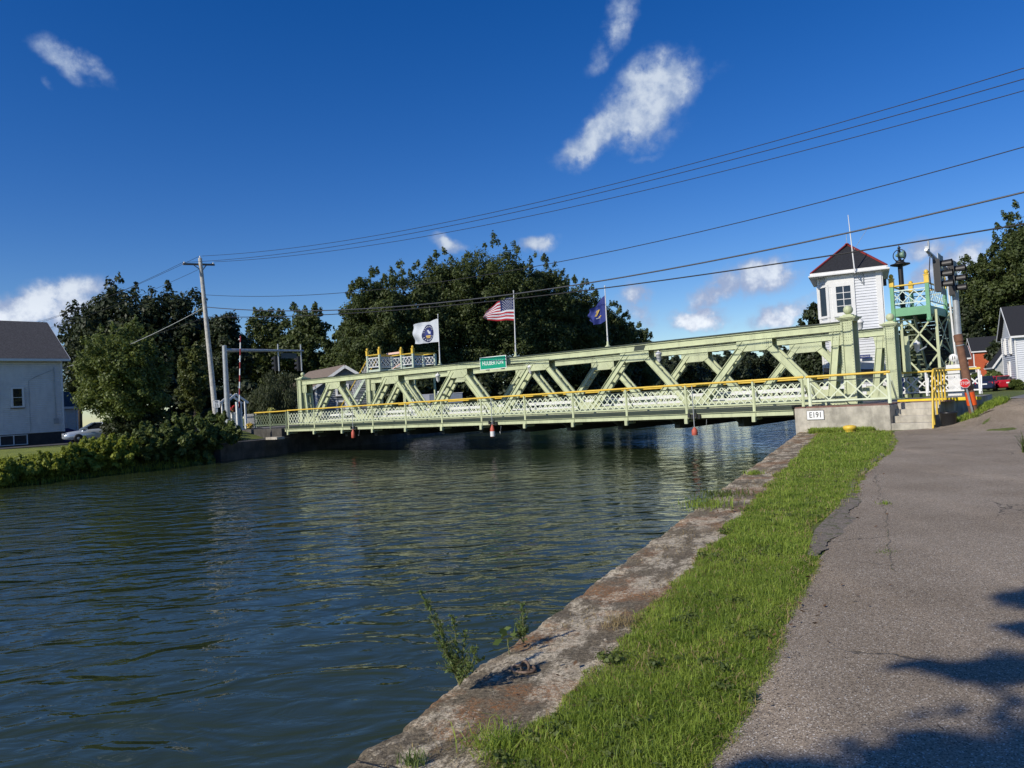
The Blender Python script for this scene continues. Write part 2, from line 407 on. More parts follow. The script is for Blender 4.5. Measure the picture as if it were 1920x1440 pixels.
c = t.mix(t.math('MULTIPLY', rst, .85), c, (.33, .145, .05))
spk = t.noise(tc, 150, 3, .7)
c = t.mix(t.step(spk, .50, .66), c, t.mix(1.0, c, (.45, .43, .40), 'MULTIPLY'))
c = t.mix(t.step(spk, .44, .34), c, t.mix(1.0, c, (1.5, 1.46, 1.4), 'MULTIPLY'))
b = t.n('ShaderNodeBsdfPrincipled'); b.inputs['Roughness'].default_value = .95; b.inputs['Specular IOR Level'].default_value = .2; t.l(c, b.inputs['Base Color'])
bn = t.n('ShaderNodeBump'); bn.inputs['Strength'].default_value = 1.0; bn.inputs['Distance'].default_value = .012
t.l(t.noise(tc, 34, 6, .75), bn.inputs['Height']); t.l(bn.outputs[0], b.inputs['Normal'])
t.l(b.outputs[0], t.n('ShaderNodeOutputMaterial').inputs[0])
copingm = M
def coping(t0, t1, dt, wide, fine):
    ts = np.arange(t0, t1 + dt * .5, dt)
    prof = [(-.02, -2.2), (-.01, -.72), (0, -.06), (.004, -.014), (.022, -.003)] + [(q, 0) for q in np.linspace(.1, wide, 11 if fine else 3)]
    vs = []
    for a in ts:
        chip = .085 + .025 * NZ.noise((a * .9, 3.1, 0)) + .022 * NZ.noise((a * 3.1, 1.7, 0)) + .022 * NZ.noise((a * 9, 5, 0)) + .012 * NZ.noise((a * 23, 5, 0))
        chip -= .08 * max(0, NZ.noise((a * .55, 9, 0)) - .3)
        for k, (s, z) in enumerate(prof):
            fall = max(0, 1 - max(s, 0) / .28)
            jz = 0
            if z > -.5:
                jz = -.022 * fall * max(0, NZ.noise((a * 2.6, s * 4, 4)) + .25) - .026 * fall * abs(NZ.noise((a * 14, s * 14, 2)))
                jz += .008 * NZ.noise((a * .8, s * 2, 7)) + .008 * NZ.noise((a * 5, s * 6, 1))
            vs.append(T(a, s - chip * (1 if z > -.5 else .3) * fall, z + jz))
    k = len(prof); n = len(ts); ix = np.arange(n * k).reshape(n, k)
    fs = np.stack([ix[:-1, :-1], ix[1:, :-1], ix[1:, 1:], ix[:-1, 1:]], -1).reshape(-1, 4)
    return np.array(vs), fs[:, ::-1]
vs, fs = coping(-9, 29.6, .03, .95, True)
o = npmesh('canal_wall', vs, fs, copingm); tag(o, 'low broken concrete canal wall with stained dark and pale top beside the grass strip', 'canal wall')
o.data.polygons.foreach_set('use_smooth', [True] * len(o.data.polygons))
for tj, w_ in ((3.9, .006), (9.2, .008), (14.6, .012), (20.3, .014), (25.4, .016)):
    b = MB(); pv = None
    for s in np.linspace(-.07, .80, 26):
        q = T(tj + .05 * NZ.noise((s * 5, tj, 0)) + .015 * NZ.noise((s * 20, tj, 0)), s, .013); ww = w_ * (.6 + abs(NZ.noise((s * 8, tj, 3))))
        if pv is not None: b.quad(pv[0] - CD * pv[1], q - CD * ww, q + CD * ww, pv[0] + CD * pv[1])
        pv = (q, ww)
    b.build('joint', mat('joint_dark', (.03, .026, .02), .95, .3, 8), o)
vs, fs = coping(37, 250, 1.5, 1.2, False)
tag(npmesh('canal_wall', vs, fs, copingm), 'canal wall on the near bank beyond the bridge, seen in the gap under the deck', 'canal wall')

# towpath ---------------------------------------------------------------
M = bpy.data.materials.new('worn_asphalt'); M.use_nodes = True; t = NT(M.node_tree)
tc = t.n('ShaderNodeTexCoord').outputs['Object']
vo = t.n('ShaderNodeTexVoronoi'); t.l(tc, vo.inputs['Vector']); vo.inputs['Scale'].default_value = 150
sv = t.n('ShaderNodeSeparateColor'); t.l(vo.outputs['Color'], sv.inputs[0])
c = t.mix(sv.outputs[0], (.174, .138, .098), (.445, .366, .266))
c = t.mix(t.step(sv.outputs[1], .90, .97), c, (.66, .61, .52))
c = t.mix(t.step(sv.outputs[2], .86, .95), c, (.055, .048, .042))
big = t.noise(tc, .55, 5, .6)
c = t.mix(t.step(big, .35, .68), c, t.mix(1.0, c, (.78, .76, .73), 'MULTIPLY'))
tr = t.noise(t.mapping(tc, (1.1, .10, 1), (0, 0, RAD(-27))), 1.0, 4, .6)
c = t.mix(t.step(tr, .50, .72), c, t.mix(1.0, c, (1.22, 1.2, 1.18), 'MULTIPLY'))
ck = t.n('ShaderNodeTexVoronoi', feature='DISTANCE_TO_EDGE'); ck.inputs['Scale'].default_value = .33
cw = t.vmath('ADD', tc, t.vmath('SCALE', t.noise(tc, 1.6, 4, .6, col=True), .9)); t.l(cw, ck.inputs['Vector'])
crk = t.math('MULTIPLY', t.step(ck.outputs['Distance'], .006, .001), t.step(t.noise(tc, .5, 2), .5, .62))
c = t.mix(t.math('MULTIPLY', crk, .8), c, (.03, .028, .022))
b = t.n('ShaderNodeBsdfPrincipled'); b.inputs['Roughness'].default_value = .9; b.inputs['Specular IOR Level'].default_value = .3; t.l(c, b.inputs['Base Color'])
bn = t.n('ShaderNodeBump'); bn.inputs['Strength'].default_value = .8; bn.inputs['Distance'].default_value = .004
t.l(t.math('SUBTRACT', vo.outputs['Distance'], t.math('MULTIPLY', crk, 2.0)), bn.inputs['Height']); t.l(bn.outputs[0], b.inputs['Normal'])
t.l(b.outputs[0], t.n('ShaderNodeOutputMaterial').inputs[0])
asphalt = M
road_asph = mat('road_asphalt', (.21, .20, .19), .9, .25, 1.2, bump=.4, bscale=60)

def densify(pts, step):
    out = []
    for a, b_ in zip(pts[:-1], pts[1:]):
        a = np.array(a, float); b_ = np.array(b_, float); n = max(1, int(np.linalg.norm(b_ - a) / step))
        out += [a + (b_ - a) * i / n for i in range(n)]
    return np.array(out + [np.array(pts[-1], float)])
PEDGE = [(-2.4, -3.5), (-.75, 0), (.15, 2.1), (.75, 3.32), (1.25, 4.24), (2.02, 5.74), (2.80, 7.2), (3.35, 8.4), (4.30, 10.0), (5.6, 12.6), (7.01, 15), (8.5, 17.4), (9.66, 19.48), (10.4, 21), (11.3, 23), (12.1, 24.3), (13.0, 24.2), (14.2, 23.6), (15.4, 23.9), (17.2, 26.0), (20, 29.5), (24, 33.5)]
PR = [(7, -3.5), (9, 0), (10, 2), (11, 3.2), (12, 4), (13, 5.7), (14.5, 7), (16, 8.4), (18, 10), (20, 12), (22, 14), (24, 15.5), (26, 17), (27, 18), (28, 19), (29, 20), (30, 20.5), (31, 21), (32, 21.5), (33, 23), (34, 26), (36, 30)]
def sheet(name, L, Rr, m, lift, n=14, step=.12, jit=.03):
    vs = []; rows = 0
    for k in range(len(L) - 1):
        La, Lb, Ra, Rb = [np.array(q, float) for q in (L[k], L[k + 1], Rr[k], Rr[k + 1])]
        q = max(1, int(np.linalg.norm(Lb - La) / step))
        for i in range(q + (k == len(L) - 2)):
            a = La + (Lb - La) * i / q; b_ = Ra + (Rb - Ra) * i / q
            j = jit * (NZ.noise((a[0] * 2.3, a[1] * 2.3, 0)) * 2 + NZ.noise((a[0] * 9, a[1] * 9, 0)))
            d = unit(b_ - a); a = a + d * j
            for e in range(n):
                p = a + (b_ - a) * (e / (n - 1)) ** 1.5
                vs.append((p[0], p[1], float(height(p[0], p[1])) + lift - (.02 if e == 0 else 0)))
            rows += 1
    ix = np.arange(rows * n).reshape(rows, n)
    fs = np.stack([ix[:-1, :-1], ix[:-1, 1:], ix[1:, 1:], ix[1:, :-1]], -1).reshape(-1, 4)
    return npmesh(name, np.array(vs), fs, m)
struct(sheet('towpath', PEDGE, PR, asphalt, .022))
def uvsheet(name, us, vs_, m, lift, zfun=None):
    pts = []
    for a in us:
        for b_ in vs_:
            p = P(a, b_, 0); z = zfun(a, b_) if zfun else float(height(p[0], p[1])) + lift
            pts.append((p[0], p[1], z))
    ix = np.arange(len(us) * len(vs_)).reshape(len(us), len(vs_))
    fs = np.stack([ix[:-1, :-1], ix[:-1, 1:], ix[1:, 1:], ix[1:, :-1]], -1).reshape(-1, 4)[:, ::-1]
    return struct(npmesh(name, np.array(pts), fs, m))
M = bpy.data.materials.new('mown_lawn'); M.use_nodes = True; t = NT(M.node_tree); tc = t.n('ShaderNodeTexCoord').outputs['Object']
c = t.mix(t.step(t.noise(tc, 1.2, 6, .7), .3, .7), (.15, .19, .022), (.28, .31, .045)); c = t.mix(t.step(t.noise(tc, 14, 5, .75), .50, .68), c, (.10, .13, .02))
b = t.n('ShaderNodeBsdfPrincipled'); b.inputs['Roughness'].default_value = 1; t.l(c, b.inputs['Base Color'])
bn = t.n('ShaderNodeBump'); bn.inputs['Distance'].default_value = .06; t.l(t.noise(tc, 18, 4, .7), bn.inputs['Height']); t.l(bn.outputs[0], b.inputs['Normal']); t.l(b.outputs[0], t.n('ShaderNodeOutputMaterial').inputs[0])
lt_, ls2 = np.arange(2, 32.1, 1.0), np.arange(-54, -33.4, .5)
lv = np.array([[*T(a, s)[:2], float(height(*T(a, s)[:2])) + .03] for a in lt_ for s in ls2]); ix = np.arange(len(lv)).reshape(len(lt_), len(ls2))
struct(npmesh('lawn', lv, np.stack([ix[:-1, :-1], ix[:-1, 1:], ix[1:, 1:], ix[1:, :-1]], -1).reshape(-1, 4), M))
# near end road: approach on the right bank with a lane running off along the canal
uvsheet('road', np.arange(-42, -4.7, .8), np.arange(2.0, 8.1, .6), road_asph, .03)
uvsheet('lane', np.arange(-14, -3.3, .8), np.arange(8.0, 62, 1.5), road_asph, .028)
# road beyond the far end
uvsheet('road', np.arange(35.6, 120, 2.0), np.arange(2.0, 8.1, 1.0), road_asph, .05)
uvsheet('driveway', np.arange(49, 56, 1.0), np.arange(-14, 2.1, 1.0), mat('driveway_asphalt', (.06, .06, .06), .9, .2, 2), .04)


# ------------------------------------------------------------------ grass and leaves
def blades(name, base, h, wd, m, rng, lean=.5, parent=None, dirn=None):
    n = len(base); a = rng.uniform(0, 2 * pi, n); la = rng.uniform(0, 2 * pi, n) if dirn is None else dirn + rng.normal(0, .6, n)
    k = np.abs(rng.normal(0, lean, n)) * h
    wx = np.stack([np.cos(a), np.sin(a), np.zeros(n)], 1) * (wd / 2)[:, None]
    ld = np.stack([np.cos(la), np.sin(la), np.zeros(n)], 1) * k[:, None]
    up = np.array([0, 0, 1.])[None] * h[:, None]
    dz = np.minimum(.6, (k / np.maximum(h, 1e-4)) * .35)[:, None]
    v0, v1 = base - wx, base + wx
    mid = base + ld * .35 + up * .6; v2, v3 = mid - wx * .75, mid + wx * .75
    tip = base + ld + up * (1 - dz)
    V = np.stack([v0, v1, v2, v3, tip], 1).reshape(-1, 3)
    o = (np.arange(n) * 5)[:, None]
    F3 = np.concatenate([o + np.array([[0, 1, 3]]), o + np.array([[0, 3, 2]]), o + np.array([[2, 3, 4]])], 1).reshape(-1, 3)
    return npmesh(name, V, F3, m, parent)
rng = np.random.default_rng(7)
pe = np.array([((x + 2.436) * CD[0] + y * CD[1], (x + 2.436) * SD[0] + y * SD[1]) for x, y in PEDGE[:15]])
def strip(n, t0, t1, pw=1.0):
    a = t0 + (t1 - t0) * rng.random(n) ** pw
    edge = np.interp(a, pe[:, 0], pe[:, 1])
    n_ = np.array([NZ.noise((float(q) * 1.3, 2, 0)) + .6 * NZ.noise((float(q) * 5, 8, 0)) for q in a])
    lo = .60 + .15 * n_ ; hi = edge + .05 + .09 * n_ - .22 * np.exp(-((a - 10.4) / 1.3) ** 2)
    f = rng.random(n); ov = rng.random(n)
    s = lo + (hi - lo) * f
    return a, s, np.minimum(s - lo, hi - s)
def grassblock(name, n, t0, t1, pw, hs, ws):
    a, s, ed = strip(n, t0, t1, pw)
    p = W0 + CD * a[:, None] + SD * s[:, None]; p[:, 2] = height(p[:, 0], p[:, 1]) - .005
    cl = .9 * np.array([NZ.noise((float(q[0]) * 1.4, float(q[1]) * 1.4, 0)) + .7 * NZ.noise((float(q[0]) * 4, float(q[1]) * 4, 3)) for q in p])
    h = hs * (1 + .55 * cl) * rng.uniform(.5, 1.3, n) * np.where(rng.random(n) < .03, 1.9, 1) * (.4 + .6 * np.clip(ed / .18, 0, 1))
    bare = np.array([NZ.noise((float(q[0]) * 2.1, float(q[1]) * 2.1, 9)) + .5 * NZ.noise((float(q[0]) * 6, float(q[1]) * 6, 4)) for q in p])
    kp = (bare < .62) | (rng.random(n) < .25); p, h = p[kp], h[kp]; n = len(p)
    return p, h, np.full(n, ws) * rng.uniform(.6, 1.3, n)
A_ = [grassblock('', 120000, 1.0, 8.5, 1.15, .056, .005), grassblock('', 75000, 8.3, 16, 1.0, .062, .009), grassblock('', 50000, 15.8, 28.2, 1.0, .070, .016)]
# foot of the abutment, the bank beside the steps and the roadside
def patch(n, us, vs_, hs, ws):
    u = rng.uniform(*us, n); v = rng.uniform(*vs_, n); p = BO + D * u[:, None] + Wd * v[:, None]
    p[:, 2] = height(p[:, 0], p[:, 1]) - .01
    return u, v, p, hs * rng.uniform(.5, 1.4, n), np.full(n, ws) * rng.uniform(.6, 1.3, n)
u, v, p, h, wv = patch(9000, (-2.6, -.15), (-1.1, -.04), .16, .02)
q = rng.random(len(u)) < np.clip((v + 1.3) / .8, .15, 1); A_.append((p[q], h[q], wv[q]))
pathpoly = np.array(PEDGE[14:])
def inside_bank(p):
    # keep the wedge above the path edge
    e = np.interp(p[:, 0], pathpoly[:, 0], pathpoly[:, 1]); return p[:, 1] > e - .05
u, v, p, h, wv = patch(26000, (-10.5, -4.75), (-1.2, 2.0), .15, .022); q = inside_bank(p) & (p[:, 0] > 13.2); A_.append((p[q], h[q], wv[q]))
go = blades('grass', np.concatenate([a[0] for a in A_]), np.concatenate([a[1] for a in A_]), np.concatenate([a[2] for a in A_]), grassm, rng, .95)
go['kind'] = 'stuff'; go['label'] = 'short green grass on the strip between wall and path'
q_ = np.concatenate([a[0] for a in A_]); q_ = q_[rng.random(len(q_)) < .035]
so2 = blades('dry_grass', q_ + rng.normal(0, .01, q_.shape) * np.array([1, 1, 0]), rng.uniform(.03, .075, len(q_)) * (1 + .03 * q_[:, 1]), .0035 + .0005 * np.clip(q_[:, 1], 0, 30), drym, rng, 1.4); so2['kind'] = 'stuff'; so2['label'] = 'dead straw coloured blades among the green grass'
# trodden dirt along the ragged edge of the path
M = bpy.data.materials.new('path_edge_dirt'); M.use_nodes = True; t = NT(M.node_tree); tc = t.n('ShaderNodeTexCoord').outputs['Object']
c = t.mix(t.step(t.noise(tc, 60, 5, .75), .35, .65), (.11, .09, .068), (.31, .26, .20)); c = t.mix(t.step(t.noise(tc, 9, 5, .7), .5, .65), c, (.09, .10, .03))
b = t.n('ShaderNodeBsdfPrincipled'); b.inputs['Roughness'].default_value = 1; t.l(c, b.inputs['Base Color'])
bn = t.n('ShaderNodeBump'); bn.inputs['Distance'].default_value = .01; t.l(t.noise(tc, 80, 4, .7), bn.inputs['Height']); t.l(bn.outputs[0], b.inputs['Normal'])
t.l(b.outputs[0], t.n('ShaderNodeOutputMaterial').inputs[0])
vs = []; al = np.arange(8.7, 28, .05)
for a in al:
    e = float(np.interp(a, pe[:, 0], pe[:, 1])); k = NZ.noise((a * 1.7, 4, 2)) + .7 * NZ.noise((a * 6, 1, 5)) + .5 * NZ.noise((a * 17, 1, 3))
    hi = e - .02 + .06 * k + .26 * math.exp(-((a - 10.4) / .8) ** 2) * (1 + .25 * k) + .15 * math.exp(-((a - 12.3) / .7) ** 2)
    for f_ in (0, .5, 1):
        s = e - .12 + (hi - e + .12) * f_; q = T(a, s); vs.append((q[0], q[1], float(height(q[0], q[1])) + .0245 - (.008 if f_ == 1 else 0)))
ix = np.arange(len(al) * 3).reshape(-1, 3)
struct(npmesh('dirt_edge', np.array(vs), np.stack([ix[:-1, :-1], ix[:-1, 1:], ix[1:, 1:], ix[1:, :-1]], -1).reshape(-1, 4)[:, ::-1], M))
tp_obj = bpy.data.objects['towpath']
def crackline(pts, w):
    b = MB(); P_ = []
    for (x0, y0), (x1, y1) in zip(pts[:-1], pts[1:]):
        a, c = atz(x0, y0, .02), atz(x1, y1, .02); n = max(2, int(np.linalg.norm(c - a) / .05))
        P_ += [a + (c - a) * i / n for i in range(n)]
    for i, p in enumerate(P_): P_[i] = p + np.array([.05 * NZ.noise((p[0] * 4, p[1] * 4, 1)) + .02 * NZ.noise((p[0] * 15, p[1] * 15, 1)), .05 * NZ.noise((p[0] * 4, p[1] * 4, 6)), 0])
    for i in range(len(P_) - 1):
        d = unit(P_[i + 1] - P_[i]); s = np.array([-d[1], d[0], 0])
        wa, wb = [w * (.35 + abs(NZ.noise((q[0] * 9, q[1] * 9, 3))) * 1.6) for q in (P_[i], P_[i + 1])]
        q4 = [P_[i] - s * wa, P_[i] + s * wa, P_[i + 1] + s * wb, P_[i + 1] - s * wb]
        b.quad(*[np.array([q[0], q[1], float(height(q[0], q[1])) + .0255]) for q in q4])
    b.build('crack', M, tp_obj)
crackline([(1640, 890), (1652, 930), (1661, 965), (1664, 1000), (1668, 1040), (1676, 1075)], .007)
crackline([(1585, 1052), (1625, 1056), (1665, 1060), (1690, 1058)], .005)
lq = rng.random((130, 2)); la_ = 1.5 + 15 * lq[:, 0] ** 1.3; ls_ = np.interp(la_, pe[:, 0], pe[:, 1]) + rng.normal(.05, .22, 130); ls_[::5] = rng.uniform(.05, .6, len(ls_[::5]))
lp = W0 + CD * la_[:, None] + SD * ls_[:, None]; lp[:, 2] = height(lp[:, 0], lp[:, 1]) + .034
lv = []
for p in lp:
    a = rng.uniform(0, 2 * pi); L = rng.uniform(.012, .026); d = np.array([cos(a), sin(a), rng.normal(0, .25)]) * L; e = np.array([-sin(a), cos(a), rng.normal(0, .4)]) * L * .55; lv += [p - d, p + e, p + d, p - e]
lo_ = npmesh('fallen_leaves', np.array(lv), np.arange(len(lv)).reshape(-1, 4), mat('dead_leaf', (.13, .07, .03), .8, .5, 30)); lo_['kind'] = 'stuff'; lo_['label'] = 'a few dead leaves along the path edge'
# dry thatch lying on the wall edge and among the grass
n = 7000; a = rng.uniform(1.2, 17, n); s = np.where(rng.random(n) < .55, rng.uniform(.06, .62, n), rng.uniform(.5, 1.9, n))
keep = np.array([NZ.noise((float(x) * .75, float(y) * 1.5, 5)) > .12 for x, y in zip(a, s)]); a, s = a[keep], s[keep]
p = W0 + CD * a[:, None] + SD * s[:, None]; p[:, 2] = .004
so_ = blades('straw', p, rng.uniform(.01, .035, len(a)), rng.uniform(.003, .007, len(a)), drym, rng, 2.6); so_['kind'] = 'stuff'; so_['label'] = 'dry brown straw and moss on the concrete'


def leaves(name, centers, radii, count, size, m, rng, parent=None, up=.25, squash=.8, out=.82, asp=.55, droop=0.0):
    """leaf cards spread over the shells of many small clumps"""
    centers = np.asarray(centers, float); radii = np.asarray(radii, float)
    w = radii ** 2; pick = rng.choice(len(radii), count, p=w / w.sum())
    d = rng.normal(size=(count, 3)); d[:, 2] += up; d /= np.linalg.norm(d, axis=1)[:, None]
    rr = radii[pick] * (out + (1 - out) * 1.25 * rng.normal(size=count)).clip(.15, 1.45)
    p = centers[pick] + d * rr[:, None] * np.array([1, 1, squash])
    if droop: p[:, 2] -= droop * rng.random(count) ** 2 * rr
    nrm = d * .9 + rng.normal(size=(count, 3)) * .42; nrm[:, 2] += .3; nrm /= np.linalg.norm(nrm, axis=1)[:, None]
    a = np.cross(nrm, rng.normal(size=(count, 3))); a /= np.linalg.norm(a, axis=1)[:, None]
    if droop:
        a = a * .35 + np.array([0, 0, -1.]); a /= np.linalg.norm(a, axis=1)[:, None]
    b = np.cross(nrm, a); b /= np.maximum(1e-6, np.linalg.norm(b, axis=1))[:, None]
    sz = size * rng.uniform(.6, 1.5, count)
    a = a * sz[:, None]; b = b * (sz * asp)[:, None]
    V = np.stack([p - a, p + b, p + a, p - b], 1).reshape(-1, 3)
    return npmesh(name, V, np.arange(count * 4).reshape(-1, 4), m, parent)


def crown_clumps(c, r, n, rng, csize=(.22, .40), lump=.25, skirt=0.0, pointy=0.0):
    """clump centres over an uneven ellipsoid"""
    c = np.asarray(c, float); r = np.asarray(r, float)
    d = rng.normal(size=(n, 3)); d /= np.linalg.norm(d, axis=1)[:, None]
    k = rng.random(n) ** .38
    wob = np.array([1 + lump * (NZ.noise(tuple(q * 1.9 + c * .37)) * 1.3 + .6 * NZ.noise(tuple(q * 4.3 + c))) for q in d])
    p = d * (k * wob)[:, None]
    if pointy:
        f = 1 - pointy * np.clip(p[:, 2], -.2, 1); p[:, :2] *= f[:, None]
    if skirt: p[:, :2] *= np.where(p[:, 2] < 0, (1 - skirt) + skirt / np.sqrt(np.maximum(1.02 - np.clip(p[:, 2], -1, 0) ** 2, .16)), 1)[:, None]
    rm = (r[0] + r[1] + r[2]) / 3
    return c + p * r * .82, rm * rng.uniform(*csize, n) * (1.08 - .35 * k)


def tree(name, label, cat, base, H, R, m, seed, n=60, count=9000, size=.3, low=.12, group=None, pointy=0.0, lump=.28, csize=(.20, .36), trunk=True, asp=.55, droop=0.0, ry=None, shoots=0, squash=.8, skirt=0.0):
    rng = np.random.default_rng(seed)
    base = np.asarray(base, float); root = thing(name, label, cat, base, group)
    cz = base[2] + H * (low + (1 - low) * .5); hr = H * (1 - low) * .5
    cc, rr = crown_clumps((base[0], base[1], cz), (R, ry or R, hr), n, rng, csize, lump, skirt, pointy)
    if shoots:
        d = rng.normal(size=(shoots, 3)); d[:, 2] = np.abs(d[:, 2]) * 1.0 - .2; d /= np.linalg.norm(d, axis=1)[:, None]
        wob = np.array([1 + lump * NZ.noise(tuple(q * 1.9 + np.array([base[0], base[1], cz]) * .37)) * 1.3 for q in d])
        for q in (0, .45, .9):
            tip = np.array([base[0], base[1], cz]) + d * np.array([R, ry or R, hr]) * (wob * (.92 + .0 * q))[:, None] + (d * .6 + Z * .7) * (q * size * 3.2)
            cc = np.concatenate([cc, tip]); rr = np.concatenate([rr, np.full(shoots, size * (2.3 - 1.5 * q))])
    if trunk:
        tb = MB(); h0 = H * (low + .28); r0 = max(.12, H * .022)
        lean = rng.normal(0, .03, 2) * H
        pts = [base - Z * .15, base + np.array([lean[0] * .2, lean[1] * .2, h0 * .4]), base + np.array([lean[0] * .6, lean[1] * .6, h0]), base + np.array([lean[0], lean[1], H * .72])]
        tb.tube(pts, [r0 * 1.35, r0, r0 * .75, r0 * .2], 9)
        for k in rng.choice(len(rr) - (3 * shoots), min(10, n), replace=False):
            f = rng.uniform(.35, .9); s0 = pts[1] + (pts[3] - pts[1]) * f
            e = cc[k]; mid = (s0 + e) / 2 + Z * .08 * H * (rng.random() - .3)
            tb.tube([s0, mid, e], [r0 * .42 * (1.1 - f * .6), r0 * .25, r0 * .06], 6)
        tb.build('trunk', bark, root)
    leaves('crown', cc, rr, count, size, m, rng, root, squash=squash, asp=asp, droop=droop)
    return root
# ------------------------------------------------------------------ lift bridge
DZ = .86                                     # deck level
bridge = thing('lift_bridge', 'long pale green steel truss lift bridge with yellow handrails over the canal', 'bridge', P(15, 4.2, .6))
TOPN = [1.85 + 5.28 * k for k in range(6)]
BOTN = [-.79] + [4.49 + 5.28 * k for k in range(5)] + [30.85]
ZT, ZC = 3.75, 3.46                          # chord top and underside
def truss(v, rivets):
    """one side truss: the two-leaf chords, end posts, gussets and paired diagonals"""
    b = MB()
    for o in (-.20, .20):
        b.beam(P(-1.5, v + o, (ZT + ZC) / 2), P(31.5, v + o, (ZT + ZC) / 2), ZT - ZC, .03, Z)
        b.beam(P(-1.5, v + o, 1.02), P(31.5, v + o, 1.02), .34, .03, Z)
        for zz in (ZC + .015, ZT - .035): b.beam(P(-1.5, v + o + .035 * np.sign(o), zz), P(31.5, v + o + .035 * np.sign(o), zz), .022, .07, Z)
    tr = b.build('truss', green, bridge)
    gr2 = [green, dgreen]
    part('chord_cover', darkbar, tr, lambda b: b.box(P(15, v, ZT + .025), (33.2, .54, .045), BAX))
    def batt(b):
        for u in np.arange(-1, 31.4, .42): b.box(P(u, v, ZC - .012), (.16, .42, .012), BAX)
    part('batten_plate', green, tr, batt)
    for u in TOPN:
        def g(b):
            for o in (-.228, .228):
                b.prism([P(u - .70, v + o, ZC + .12), P(u + .70, v + o, ZC + .12), P(u + .70, v + o, ZC - .26), P(u + .42, v + o, ZC - .42), P(u - .42, v + o, ZC - .42), P(u - .70, v + o, ZC - .26)], Wd * .014)
            b.m = 1
            if rivets and u < 16:
                for cxx in (-.52, .52):
                    for i in range(4):
                        for j in range(4): b.rivet(P(u + cxx + (i - 1.5) * .08, v - .229, ZC - .15 + (j - 1.5) * .10), -Wd, .017)
        part('gusset_plate', gr2, tr, g)
    for u in BOTN:
        def g(b):
            for o in (-.228, .228):
                b.prism([P(u - .52, v + o, .84), P(u + .52, v + o, .84), P(u + .52, v + o, 1.2), P(u + .36, v + o, 1.42), P(u - .36, v + o, 1.42), P(u - .52, v + o, 1.2)], Wd * .014)
            b.m = 1
            if rivets and u < 6:
                for i in range(8):
                    for j in range(3): b.rivet(P(u + (i - 3.5) * .11, v - .229, 1.0 + (j - 1) * .12), -Wd, .017)
        part('gusset_plate', gr2, tr, g)
    def dg(ua, za, ub, zb, w=.27):
        def f(b):
            side = unit(np.cross(P(ub, v, zb) - P(ua, v, za), Wd))
            for o in (-.185, .185):
                b.beam(P(ua, v + o, za), P(ub, v + o, zb), w, .03, side)
                for e in (-1, 1):
                    q = side * (w / 2 - .012) * e; b.beam(P(ua, v + o + .04 * np.sign(o), za) + q, P(ub, v + o + .04 * np.sign(o), zb) + q, .02, .06, side)
            L = np.linalg.norm(P(ub, v, zb) - P(ua, v, za))
            for k in range(1, int(L / .5)): 
                c = P(ua, v, za) + (P(ub, v, zb) - P(ua, v, za)) * (k / int(L / .5)); b.box(c, (.10, .34, .10), (unit(P(ub, v, zb) - P(ua, v, za)), Wd, side))
        part('diagonal', green, tr, f)
    for k, u in enumerate(TOPN):
        dg(u - .34, ZC - .05, BOTN[k] + .20, 1.05, .23 if 0 < k < 5 else .26); dg(u + .34, ZC - .05, BOTN[k + 1] - .20, 1.05, .23 if 0 < k < 5 else .26)
    dg(-1.18, ZC, -.86, 1.05, .26); dg(31.2, ZC, 30.92, 1.05, .24)
    for u, sg in ((-1.18, -1), (31.2, 1)):
        def g(b):
            for o in (-.228, .228): b.prism([P(u - .24, v + o, ZC + .22), P(u + .30, v + o, ZC + .22), P(u + .18, v + o, ZC - .5), P(u - .24, v + o, ZC - .5)], Wd * .014)
            b.m = 1
            if rivets and u < 6:
                for i in range(3):
                    for j in range(6): b.rivet(P(u + (i - 1) * .1, v - .229, ZC - .3 + j * .09), -Wd, .016)
        part('gusset_plate', gr2, tr, g)
    # end posts with moulded cap and ball
    for u, sg in ((-1.56, -1), (31.62, 1)):
        w = .40; zt = 3.78 if sg < 0 else 3.74
        def post(b):
            for o in (-.27, .27):
                b.box(P(u, v + o, (zt + .55) / 2), (w, .03, zt - .55), BAX)
            b.box(P(u, v, (zt + .55) / 2), (.03, .51, zt - .55), BAX)
            for e in (-1, 1):
                for o in (-.31, .31): b.box(P(u + e * (w / 2 - .03), v + o, (zt + .55) / 2), (.06, .045, zt - .55), BAX)
            b.m = 1
            if rivets or sg < 0:
                for j in range(30):
                    zz = .95 + j * .10
                    for e in (-1, 1): b.rivet(P(u + e * (w / 2 - .03), v - .334, zz), -Wd, .014)
                for j in range(8):
                    for i in range(4): b.rivet(P(u + (i - 1.5) * .075, v - .286, ZC - .35 + j * .1), -Wd, .015)
                for j in range(9): b.box(P(u + w / 2 + .012, v - .31, 2.1 + j * .09), (.03, .05, .045), BAX)
        part('end_post', gr2, tr, post)
        part('post_base', dgreen, tr, lambda b: b.box(P(u, v, .80), (.60, .78, .16), BAX))
        def cap(b):
            zz = zt
            for (q, h) in ((.46, .04), (.54, .04), (.62, .04), (.68, .03)):
                b.box(P(u, v, zz + h / 2), (q, q * 1.12, h), BAX); zz += h
            for (q, h) in ((.46, .05), (.30, .05)):
                b.box(P(u, v, zz + h / 2), (q, q * 1.1, h), BAX); zz += h
        part('post_cap', dgreen if False else green, tr, cap)
        part('ball_finial', green, tr, lambda b: (b.ball(P(u, v, zt + .41), .165 if sg < 0 else .13, 16, 10), b.tube([P(u, v, zt + .22), P(u, v, zt + .30)], .07)))
truss(1.5, True); truss(7.0, False)

